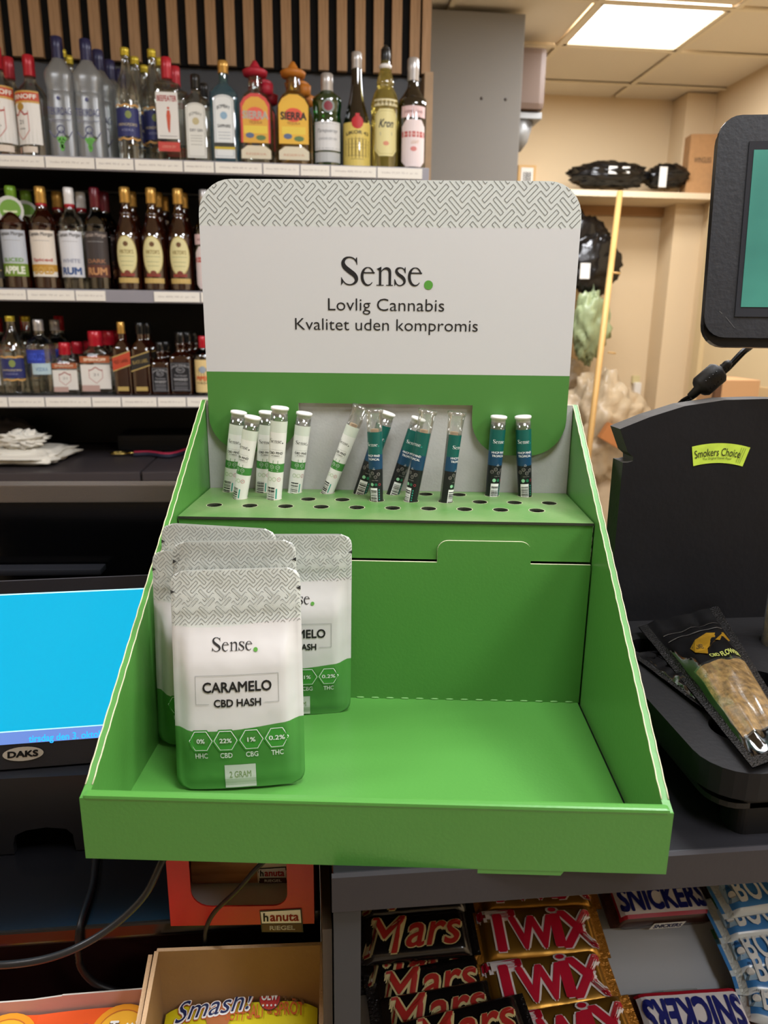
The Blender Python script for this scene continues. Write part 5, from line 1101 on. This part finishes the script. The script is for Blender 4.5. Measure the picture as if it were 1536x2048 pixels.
b = B(); P = Pr(b, fS, .0006, .0002); P.rect(-.11, vc, .122, vb-.0006, lav, 0); ul, vl = uvp(58, 1476); ur, vr = uvp(222, 1466); P.text('tirsdag den 3. oktober', (ul+ur)/2, (vl+vr)/2-.001, ur-ul, (vb-vc)*.72, M('screen_text_blue', '#2aa8ff', .4, emit=1.0), 1, .02); b.obj('date_line', cs)
ul, vl = uvp(47, 1507); b = B(); P = Pr(b, fS, .001, .0004); rr_ = uvp(88, 1507)[0]-ul; P.disc(ul, vl, rr_, M('badge_silver', '#b0a99c', .35, metal=.6), 0, 28, .36); P.text('DAKS', ul, vl, rr_*1.5, rr_*.34, ink, 1, .05); b.obj('badge', cs, label='oval silver badge')
# stand with an arched cut-out
zb0 = DZ
xb0, xb1 = -.42, -.13
YB = .158
ar = [(PY(x, y, YB).x, PY(x, y, YB).z) for x, y in ((29, 1684), (33, 1666), (55, 1656), (95, 1650), (135, 1653), (148, 1664), (150, 1676))]
b = slab([(xb0, zb0+.001), (ar[0][0], zb0+.001)]+ar+[(ar[-1][0]+.001, zb0+.001), (xb1, zb0+.001), (xb1, zlow-.001), (xb0, zlow-.001)], [], .006, [M('screen_base_black', '#131316', .4)]*3, XZ(YB)); b.obj('base_front', cs)
b = B(); b.box(((xb0+xb1)/2, YB+.035, zlow-.004), (xb1-xb0, .07, .004), M('screen_base_black')); b.obj('base_top', cs)
b = B(); b.box((-.24, YB+.055, (zlow+DZ)/2-.002), (.2, .02, zlow-DZ-.006), M('screen_base_black'), bev=.004); b.obj('neck', cs)
# big dark till housing behind it
YT = .33; q0 = PY(0, 971, YT); q1 = PY(0, 1006, YT)
t = thing('till_monitor', 'wide black till monitor with brushed silver top edge behind the customer screen', 'screen', (0, 0, 0))
xa, xb = q0.x-.12, -.150
silv = M('brushed_edge', '#77706a', .3, metal=.7, bump=.2, bscale=400, stretch=(1, 1, 12))
rz_ = Matrix.Translation((q0.x, YT, 0)) @ Matrix.Rotation(radians(-2.5), 4, 'Z') @ Matrix.Translation((-q0.x, -YT, 0))
b = B(); b.box(((xa+xb)/2, YT+.01, (q0.z+q1.z)/2), (xb-xa, .02, q0.z-q1.z), silv, tf=rz_, bev=.001); b.obj('top_bezel', t)
b = B(); b.box(((xa+xb)/2, YT+.013, (q1.z+DZ+.06)/2), (xb-xa, .014, q1.z-DZ-.06), M('till_screen_off', '#050506', .16), tf=rz_); b.obj('dark_screen', t)
q2 = PY(0, 1150, YT-.02); b = B(); b.box(((xa+PY(215, 1150, YT).x)/2, YT-.006, q2.z), (PY(215, 1150, YT).x-xa, .018, .006), M('till_lower_bezel', '#1d1e22', .3), tf=rz_, bev=.002); b.obj('lower_bezel', t)
b = B(); b.box((-.26, YT+.05, DZ+.08), (.08, .04, .16), M('screen_base_black'), bev=.004); b.box((-.26, YT+.05, DZ+.0075), (.22, .14, .015), M('screen_base_black'), bev=.004); b.obj('foot', t)

# ================================================================== CARTONS on the ledge and the red carton
redc = M('red_printed_card', '#b3201c', .4, bump=.05, bscale=300, vary=.1, vscale=12)
hx = thing('biscuit_box', 'red open fronted biscuit box under the display stand', 'box', (0, 0, 0), group=None)
YH = .058; a0, a1 = PY(333, 1840, YH), PY(627, 1868, YH); angH = math.atan2(-.011, .13)
MH = Matrix.Translation((a0.x, YH+.012, DZ)) @ Matrix.Rotation(radians(-4), 4, 'Z'); hx.matrix_basis = MH
wH, hH = (a1.x-a0.x)*1.01, -DZ-.003
iv = MH.inverted()
def hp(px, py):
    n = MH.to_3x3() @ Vector((0, -1, 0)); p = CC+ray(px, py)*((MH.translation-CC).dot(n)/ray(px, py).dot(n)); q = iv @ p; return q.x, q.z
w0, w1 = hp(383, 1800), hp(575, 1800); wb = hp(450, 1812)[1]
zbot = min(hp(400, 1810)[1], .02) if 0 else max(.012, wb)
b = slab([(0, 0), (wH, 0), (wH, hH), (0, hH)], [rrect(w0[0], zbot, w1[0], hH-.008, (.010, .002, .002, .014))], .0012, [redc, M('white_card_inside', '#cfc8be', .6), redc], XZ(0)); b.obj('front_panel', hx)
b = B(); wc = M('white_card_inside'); b.box((wH/2, .055, .0008), (wH, .11, .0012), wc); b.obj('base_panel', hx)
b = B(); b.box((wH/2, .11, hH/2), (wH, .0012, hH), redc); b.obj('back_panel', hx)
b = B(); b.box((.0007, .055, hH/2), (.0012, .108, hH), redc); b.box((wH-.0007, .055, hH/2), (.0012, .108, hH), redc); b.box((wH/2, .055, hH-.0006), (wH, .108, .001), redc); b.obj('side_panels', hx)
b = B(); P = Pr(b, flat(-.0006), .0003, .0002); u0, v0 = hp(563, 1841); k = hp(600, 1841)[0]-u0
def hlogo(P, u, v, s, mirror=False):
    V0 = v; f0 = P.f; P = Pr(P.b, lambda a_, b_, l: f0(a_, V0+(b_-V0)*1.35, l), P.base, P.step)
    P.poly([(u-s*1.18, v+s*.5), (u-s*1.1, v-s*.56), (u+s*1.2, v-s*.6), (u+s*1.12, v+s*.58)], M('logo_black', '#1a1210', .5), 1); P.poly([(u-s*1.12, v+s*.45), (u-s*1.07, v-s*.12), (u+s*1.1, v-s*.12), (u+s*1.06, v+s*.53)], wink, 2)
    P.poly([(u-s*1.06, v-s*.15), (u-s*1.04, v-s*.52), (u+s*1.13, v-s*.55), (u+s*1.1, v-s*.15)], M('logo_brown', '#4a2a14', .5), 2)
    P.text('h', u-s*.84, v+s*.19, s*.28, s*.42, ink, 3, .03); P.text('anuta', u+s*.18, v+s*.165, s*1.6, s*.37, M('ink_brand_red', '#b32a20', .5), 3, .03); P.text('RIEGEL', u+s*.05, v-s*.34, s*1.4, s*.22, wink, 3, .03)
hlogo(P, u0, v0+.001, k*.98); b.obj('logo', hx)
# wrapped bars inside the red box
t = thing('biscuit_bar', 'wrapped wafer bar with wood grain print inside the red box', 'biscuit bar', mat=MH @ Matrix.Translation((.008, .036, .004)) @ Matrix.Rotation(radians(-14), 4, 'X'))
b = B(); wp = M('wafer_wrapper', '#c08c58', .35, vary=.35, vscale=16, stretch=(1, 1, 9), col2='#7d4f2a')
b.grid(lambda u, v: (u*(wH-.02), -.006*sin(pi*min(1, max(0, v)))**.5, v*.038), 20, 12, lambda u, v: wp if u < .60 else M('wafer_wrapper_cream', '#e8dcc2', .4)); b.grid(lambda u, v: ((1-u)*(wH-.02), .014, v*.038), 4, 3, wp); b.grid(lambda u, v: (u*(wH-.02), .014*v, .038), 3, 2, wp); b.obj('wrapper', t)
b = B(); P = Pr(b, lambda u, v, l: (u, -.006*max(0, sin(pi*min(1, max(0, v/.038))))**.5-l, v), .0005, .0002); hlogo(P, .062, .008, .0095); P.rect(.036, .022, .068, .036, wink, 0); P.barcode(.038, .022, .066, .036, ink, 2, seed=9, n=12); P.text('2.11.2023', .087, .028, .022, .004, ink, 1); b.obj('print', t)
# open brown carton with the yellow bag
zc = -.117; C0, C1 = PZ(312, 1907, zc), PZ(645, 1890, zc); CY = DY-.008
ct_ = thing('open_carton', 'open brown corrugated carton on the ledge holding the yellow snack bag', 'carton', (C0.x, CY, LZ), rz=radians(-2.5))
wC = C1.x-C0.x; hC = zc-LZ; card = M('carton_inside', '#94714a', .75, vary=.08, vscale=30, bump=.1, bscale=300); kr = M('carton_cut_edge', '#c2a07a', .8, bump=.4, bscale=700)
b = slab([(0, 0), (wC, 0), (wC, hC), (0, hC)], [], .003, [card, card, kr], XZ(.0)); b.obj('back_wall', ct_)
b = slab([(-.001, 0), (-.12, 0), (-.12, hC*.66), (-.001, hC)], [], .003, [card, card, kr], YZ(.0)); b.obj('side_wall', ct_)
b = slab([(-.001, 0), (-.12, 0), (-.12, hC*.6), (-.001, hC*.98)], [], .003, [card, card, kr], YZ(-.0045)); b.obj('outer_side_wall', ct_)
b = slab([(-.001, 0), (-.12, 0), (-.12, hC*.66), (-.001, hC)], [], .003, [card, card, kr], YZ(wC)); b.obj('side_wall', ct_)
b = slab([(-.001, 0), (-.12, 0), (-.12, hC*.55), (-.001, hC*.9)], [], .002, [card, card, kr], YZ(wC+.004)); b.obj('outer_side_wall', ct_)
b = slab([(0, -.12), (wC, -.12), (wC, 0), (0, 0)], [], .003, [card]*3, XY(.002)); b.obj('base', ct_)
# snack bag
MB_ = Matrix.Translation((C0.x, CY, LZ)) @ Matrix.Rotation(radians(-2.5), 4, 'Z') @ Matrix.Translation((.004, -.004, .004)) @ Matrix.Rotation(radians(0), 4, 'X')
yel = M('snack_yellow', '#cfc01c', .3, vary=.06, vscale=30); wS, lS = wC-.008, .112
t = thing('snack_bag', 'yellow crisp bag with navy lettering lying in the brown carton', 'snack bag', mat=MB_)
def sb(u, v, l=0):
    x = u/wS*2-1; y = v/lS*2-1; z = .084+.008*max(0, (1-abs(x)**6))+.0005*noise.noise(Vector((u*60, v*60, 1)))+l+.0*y; return (u, -lS+v, z+(v-lS)*.30)
b = B(); b.grid(lambda u, v: sb(u*wS, v*lS), 30, 20, yel); b.grid(lambda u, v: (wS*(1-u), -lS+v*lS, .002+.048*(1-abs(1-2*u))*0), 4, 4, yel)
for s0 in (0, 1): b.grid(lambda u, v: (lambda p: (p[0], p[1], .002+(p[2]-.002)*v))(sb(wS*s0, (u if s0 else 1-u)*lS)), 10, 2, yel)
b.grid(lambda u, v: (lambda p: (p[0], p[1], .002+(p[2]-.002)*v))(sb(wS*(1-u), lS)), 10, 2, yel); b.grid(lambda u, v: (lambda p: (p[0], p[1], .002+(p[2]-.002)*v))(sb(wS*u, 0)), 10, 2, yel)
b.obj('bag_body', t)
mb = MB_
def sbp(px, py):   # point on the bag's mean plane z = .064 + slope
    n = mb.to_3x3() @ Vector((0, -.30, 1)).normalized(); p0 = mb @ Vector((0, -lS, .089-.3*lS+0)); p0 = mb @ Vector((0, 0, .089)); d = ray(px, py); p = CC+d*((p0-CC).dot(n)/d.dot(n)); q = mb.inverted() @ p; return q.x, q.y+lS
b = B(); P = Pr(b, sb, .0010, .0004); nv = M('ink_navy', '#1a2350', .4)
(a1_, b1_), (a2_, b2_) = sbp(352, 2028), sbp(508, 2008); rt_ = math.atan2(b2_-b1_, a2_-a1_); wd = sqrt((a2_-a1_)**2+(b2_-b1_)**2)
cu, cv = (a1_+a2_)/2, (b1_+b2_)/2-.001
for k_, m_, g_ in ((.06, M('ink_orange', '#b5562a', .4), 0), (.04, wink, 1), (.0, nv, 2)): P.text('Smash!', cu, cv, wd*(1+k_), .0125*(1+k_*4), m_, 1+g_, k_, .35, rt_+.03)
cu, cv = sbp(540, 2006); P.disc(cu, cv, .0078, M('ink_brand_red'), 1, 20, 1.0); P.ring(cu, cv, .0078, .0006, M('logo_brown'), 2, 20); P.text('OLW', cu, cv+.001, .0125, .0055, wink, 3, .04)
for i in range(4): P.disc(cu-.0045+.003*i, cv-.005, .0008, wink, 3, 5)
orr = M('ink_deep_orange', '#c25a1e', .4)
for s, xa_, xb_, ya_, yb__, hh in (('SÖTT', 452, 490, 2040, 2040, .0065), ('SALT', 495, 530, 2033, 2030, .009), ('&', 535, 545, 2029, 2029, .005), ('SPRÖT', 549, 608, 2024, 2019, .0105)):
    (p1, q1), (p2, q2) = sbp(xa_, ya_), sbp(xb_, yb__); P.text(s, (p1+p2)/2, (q1+q2)/2, p2-p1, hh, orr, 1, .02, 0, math.atan2(q2-q1, p2-p1))
Rr = random.Random(4)
for i in range(16):
    px, py = Rr.uniform(560, 610), Rr.uniform(2002, 2012); u_, v_ = sbp(px, py); P.disc(u_, v_, Rr.uniform(.0005, .0012), M('ink_cocoa', '#6b4a20', .5), 1, 5)
u_, v_ = sbp(437, 2046); P.disc(u_, v_, .009, M('ink_cone', '#a5602a', .5), 1, 8)
b.obj('bag_print', t)
# orange liquorice carton
zt2 = -.150; D0, D1 = PZ(0, 1990, zt2), PZ(290, 1983, zt2)
t = thing('sweets_box', 'open pink edged carton of orange liquorice sticks beside the brown carton', 'box', (D0.x, D0.y-.004, LZ)); oc = M('orange_film', '#d9531e', .35, vary=.08, vscale=20); pk = M('pink_card', '#c99a90', .6, bump=.05)
wD = D1.x-D0.x+.004; hD = zt2-LZ
b = slab([(-.06, 0), (wD, 0), (wD, hD), (.045, hD), (.0445, hD-.0005), (.024, hD-.0022), (-.06, hD-.002)], [], .0012, [pk, pk, M('white_card_inside')], XZ(0)); b.obj('back_wall', t)
b = B(); b.box((wD/2-.03, -.055, .001), (wD+.06, .11, .002), pk); b.box((wD-.001, -.055, hD*.4), (.0012, .11, hD*.8), pk); b.obj('tray_walls', t)
def lic(x0_, lab, sh):
    t2 = thing('liquorice_pack', lab, 'sweet pack', (D0.x, D0.y-.0065, LZ+.003), group='orange liquorice packs in the pink carton')
    wq, lq, zq = .088, .10, hD-.017
    f = lambda u, v, l=0: (x0_+u, -lq+v, zq+.002*sin(pi*min(1, max(0, u/wq)))+l-(lq-v)*.12)
    b = B(); b.grid(lambda u, v: f(u*wq, v*lq), 8, 8, oc); b.box((x0_+wq/2, -lq/2, (zq-.013)/2), (wq*.98, lq*.98, zq-.013), oc); b.obj('pack_film', t2)
    b = B(); P = Pr(b, f, .0006, .0002); cx_ = .066; cy__ = lq-.019
    P.disc(cx_, cy__, .0215, M('ink_amber', '#d98f1c', .4), 1, 26, .95); P.disc(cx_, cy__, .0165, M('ink_honey', '#e0a52c', .4), 2, 26, .95); P.ring(cx_, cy__, .0165, .0008, M('ink_rust', '#b5601c', .5), 3, 26, 0, .95)
    P.text('Tutti', cx_+.001, cy__+.003, .020, .009, M('ink_cocoa'), 4, .05); P.text('Tutti', cx_+.001, cy__+.0035, .0192, .0085, wink, 5, .03); P.text('Frutti', cx_, cy__-.006, .022, .009, wink, 5, .03)
    P.text('PATUKKA', .0225, lq-.0135, .017, .0032, M('ink_maroon', '#7a1c14', .5), 1); P.text('STICK', .024, lq-.0195, .011, .0032, M('ink_maroon'), 1); P.disc(.040, lq-.019, .0075, M('ink_indigo', '#33386e', .4), 3, 18); P.text('Fazer', .040, lq-.019, .0125, .0048, wink, 4, .02, .3)
    b.obj('pack_print', t2)
lic(-.056, 'orange liquorice pack cut off by the edge of view, with half a yellow roundel', 0); lic(.024+.0, 'orange liquorice pack whose yellow roundel is beside the brown carton', 0)

# loose cables over the black desk
def cable(name, label, pts, r, mat):
    t = thing(name, label, 'cable', (0, 0, 0)); b = B(); b.tube([Vector(p) for p in spline([tuple(p) for p in pts], 7)], r, mat, 10); b.obj('wire', t)
gw = M('cable_grey', '#1c1a19', .35, spec=.4)
cable('screen_cable', 'dark cable dropping over the desk edge under the stand corner', [PZ(205, 1660, DZ+.003), PZ(192, 1715, DZ+.003), PZ(185, 1770, DZ+.003), PZ(163, 1840, DZ+.003), PY(157, 1880, DY-.004), PY(160, 1930, DY-.004), PY(188, 1965, DY-.004), PY(230, 1982, DY-.004), PY(290, 2000, DY-.006)], .0026, blk)
cable('mains_cable', 'thick grey cable looping from under the display stand across the desk', [PY(345, 1690, .05), PY(323, 1725, .04), PY(290, 1790, .035), PY(235, 1845, .03), PY(165, 1890, .025), PY(90, 1918, .02), PY(0, 1930, .02), PY(-80, 1925, .02)], .0024, gw)
cable('thin_cable', 'thin black cable crossing the red biscuit box', [PY(560, 1700, .025), PY(518, 1732, .025), PY(475, 1780, .03), PY(430, 1823, .04), PY(413, 1855, .055), PY(410, 1885, .0705), PY(411, 1920, .0705), PY(412, 1950, .0705)], .0016, blk)

# ================================================================== CHOCOLATE BARS
RN = RM.to_3x3() @ Vector((0, 0, 1))
def bar(name, label, px, py, kind, L, Wd, Ht, rz=0, tilt=0, z=0, flipv=False, group=None):
    d = ray(px, py); q0 = RM @ Vector((0, 0, -.019+z+Ht)); p = CC+d*((q0-CC).dot(RN)/d.dot(RN))-RN*Ht
    M4 = Matrix.Translation(p) @ Matrix.Rotation(RT_, 4, 'X') @ Matrix.Rotation(radians(rz), 4, 'Z') @ Matrix.Rotation(radians(tilt), 4, 'X')
    t = thing(name, label, 'chocolate bar', mat=M4, group=group)
    S = dict(mars=('#120e0d', .2), twix=('#a3762a', .3), snick=('#3a211a', .28), bounty=('#3f79b5', .3))[kind]
    m = M('wrap_'+kind, S[0], S[1], metal=.75 if kind == 'twix' else 0, spec=.8, bump=.35, bscale=45)
    sm = M('wrapfin_'+kind, {'mars': '#15100e', 'twix': '#b5792a', 'snick': '#4a2c22', 'bounty': '#c9cfca'}[kind], .3, metal=.5 if kind == 'twix' else .1, bump=.8, bscale=300)
    if kind == 'bounty': m = zsplit('wrap_bounty_bands', [(-1, '#c3cfd6'), (-.019, '#3f7fc0'), (.008, '#4a7a9a'), (.014, '#3a6a3c')], .28, axis=1, spec=.8) if 'wrap_bounty_bands' not in MATS else MATS['wrap_bounty_bands']
    sd = px*7+py
    def env(x):
        a = (L/2-abs(x)); fin = .011
        return .0 if a < fin else min(1, ((a-fin)/.008))**.5
    def top(u, v, l=0):
        k = env(u); q = abs(v)/(Wd/2); q = min(1, q)
        return (u, v*(1 if k > 0 else .98), .0012+Ht*.5+Ht*.5*k*max(0, (1-q**6))**.5+(.0006*noise.noise(Vector((u*50, v*60, sd*.01))) if k > 0 else .0006*sin(u*1800))+l)
    def bot(u, v): k = env(u); q = min(1, abs(v)/(Wd/2)); return (u, v, .0008+Ht*.5-Ht*.5*k*max(0, (1-q**8))**.5)
    def cs(u): return sin(pi*(u-.5))
    b = B(); b.grid(lambda u, v: top((u-.5)*L, cs(v)*Wd/2), 44, 16, lambda u, v: sm if abs(u-.5)*L > L/2-.011 else m); b.grid(lambda u, v: bot((.5-u)*L, cs(v)*Wd/2), 44, 8, m)
    b.obj('wrapper', t)
    b = B(); fl = flipv; r0_ = 0
    Xs = -1 if fl else 1
    class F:    # prints turned end for end when the bar lies upside down
        pass
    f2 = (lambda u, v, l: top(-u, -v, l)) if fl else top; P = Pr(b, f2, .0012, .0006)
    a, w_ = L/2, Wd/2
    if kind == 'mars':
        for g, m_ in ((.055, M('mars_cream', '#cfc08a', .35)), (.012, M('mars_red', '#a82a22', .35))):
            lv = 1 if g > .03 else 2; gg_ = 1+g
            P.text('M', -a*.50, w_*.02, a*.72*gg_, Wd*.80*gg_, m_, lv, g, .38); P.text('ars', a*.28, -w_*.10, a*.92*gg_, Wd*.52*gg_, m_, lv, g, .38)
        P.text('51g', -a*.8, -w_*.6, .007, .003, wink, 1)
    elif kind == 'twix':
        for g, m_ in ((.085, M('twix_white', '#ddd6d6', .35)), (.035, M('twix_red', '#b3122f', .35))):
            lv = 1 if g > .05 else 2; gg_ = 1+g*.6
            P.text('T', -a*.60, w_*.10, a*.55*gg_, Wd*.80*gg_, m_, lv, g); P.text('W', -a*.10, -w_*.05, a*.66*gg_, Wd*.62*gg_, m_, lv, g); P.text('I', a*.27, -w_*.02, a*.16*gg_, Wd*.62*gg_, m_, lv, g); P.text('X', a*.58, 0, a*.55*gg_, Wd*.70*gg_, m_, lv, g)
            P.disc(a*.26, w_*.78, Wd*(.05+g), m_, lv, 10, .6)
    elif kind == 'snick':
        P.rect(-a*.84, -w_*.86, a*.84, w_*.9, M('ink_brand_red2', '#a81a2c', .35), 1, 24, 6); P.rect(-a*.80, -w_*.70, a*.82, w_*.84, M('snick_white', '#d9d6da', .35), 2, 24, 6)
        P.text('SNICKERS', a*.01, w_*.08, a*1.56, Wd*.66, M('snick_blue', '#1c2270', .35), 3, .045, .08)
    else:
        P.text('BOUNTY', .004, 0, .098, Wd*.60, M('bounty_white', '#dcdfdf', .35), 2, .025, -.1, sp=1.12)
        P.poly(rrect(-.056, -.013, -.042, .010, .003), M('bounty_badge', '#9dbad0', .4), 1); P.text('HERKKU', -.049, .003, .010, .003, nv, 2); P.disc(-.049, -.005, .004, wink, 2, 12)
    b.obj('print', t)
    if kind in ('snick', 'mars'):
        b = B(); P = Pr(b, (lambda u, v, l: (-u if fl else u, (1 if fl else -1)*(Wd/2*.985+l), v)), .0012, .0003)
        if kind == 'snick': P.poly([(-.02, Ht*.25), (.018, Ht*.25), (.022, Ht*.75), (-.016, Ht*.75)], wink, 0); P.text('SNICKERS', .001, Ht*.5, .034, Ht*.32, M('snick_blue'), 1, .04, .2)
        else: P.text('Mars', .005, Ht*.5, .032, Ht*.42, M('mars_red'), 1, .02, .35)
        b.obj('side_print', t)
    return t
mg = 'black wrapped chocolate bars in the rack'; gg = 'gold wrapped twin bars in the rack'
LM, WM = .136, .047
bar('chocolate_bar', 'black wrapped bar at the back of its row, mostly under the counter edge', 826, 1786, 'mars', LM, WM, .018, rz=1, z=.020, group=mg)
bar('chocolate_bar', 'black wrapped bar with fully visible red script, topmost of the back pile', 832, 1866, 'mars', LM, WM, .020, rz=1, tilt=2, z=.020, group=mg)
bar('chocolate_bar', 'black wrapped bar seen edge on beneath the topmost one', 836, 1922, 'mars', LM, WM, .018, rz=2, tilt=0, z=0, group=mg)
bar('chocolate_bar', 'black wrapped bar in the middle of the pile', 862, 1968, 'mars', LM, WM, .018, rz=5, tilt=4, z=.004, group=mg)
bar('chocolate_bar', 'black wrapped bar overlapping the middle one, tilted slightly', 876, 2022, 'mars', LM, WM, .018, rz=5, tilt=4, z=.012, group=mg)
bar('chocolate_bar', 'black wrapped bar cut off by the bottom of view', 935, 2062, 'mars', LM, WM, .018, rz=8, z=.030, group=mg)
LT2, WT = .150, .056
bar('chocolate_bar', 'gold wrapped twin bar at the back under the counter edge', 1068, 1770, 'twix', LT2, WT, .018, rz=-1, z=.004, group=gg)
bar('chocolate_bar', 'gold wrapped twin bar with whole red lettering behind the front ones', 1078, 1862, 'twix', LT2, WT, .018, rz=-1, z=.010, tilt=2, group=gg)
bar('chocolate_bar', 'gold wrapped twin bar in the middle of its row', 1096, 1962, 'twix', LT2, WT, .018, rz=2, z=.010, tilt=2, group=gg)
bar('chocolate_bar', 'gold wrapped twin bar cut off by the bottom of view', 1142, 2066, 'twix', LT2, WT, .018, rz=4, z=.014, tilt=2, group=gg)
bar('chocolate_bar', 'brown and white bar with blue lettering standing upright at the back', 1322, 1800, 'snick', .134, .044, .024, rz=0, z=.002, tilt=0)
bar('chocolate_bar', 'brown and white bar lying upside down beside the gold bars', 1388, 2026, 'snick', .136, .048, .018, rz=-1, flipv=True, z=.001)
for i, (x, y, z, r, lb) in enumerate(((1535, 1772, .030, 4, 'back end of a pale coconut bar under the counter edge'), (1534, 1822, .016, 2, 'blue coconut bar with large white letters, topmost of its row'), (1560, 1888, .010, 0, 'blue coconut bar in the middle of the row'), (1590, 1945, .008, -10, 'blue coconut bar with crumpled white end'), (1612, 2020, .004, -22, 'blue coconut bar turned away at the bottom of the row'))):
    bar('chocolate_bar', lb, x, y, 'bounty', .134, .050, .018, rz=r, z=z, group='blue coconut bars in the rack')

# ------------------------------------------------------------------ lift everything so that the room's floor is at height zero
for o in list(SC.objects):
    if o.parent is None and o is not camo: o.location.z += ZC
for o in SC.objects:
    if o.type == 'EMPTY' and o.parent is None and o.name.startswith('_'): bpy.data.objects.remove(o)
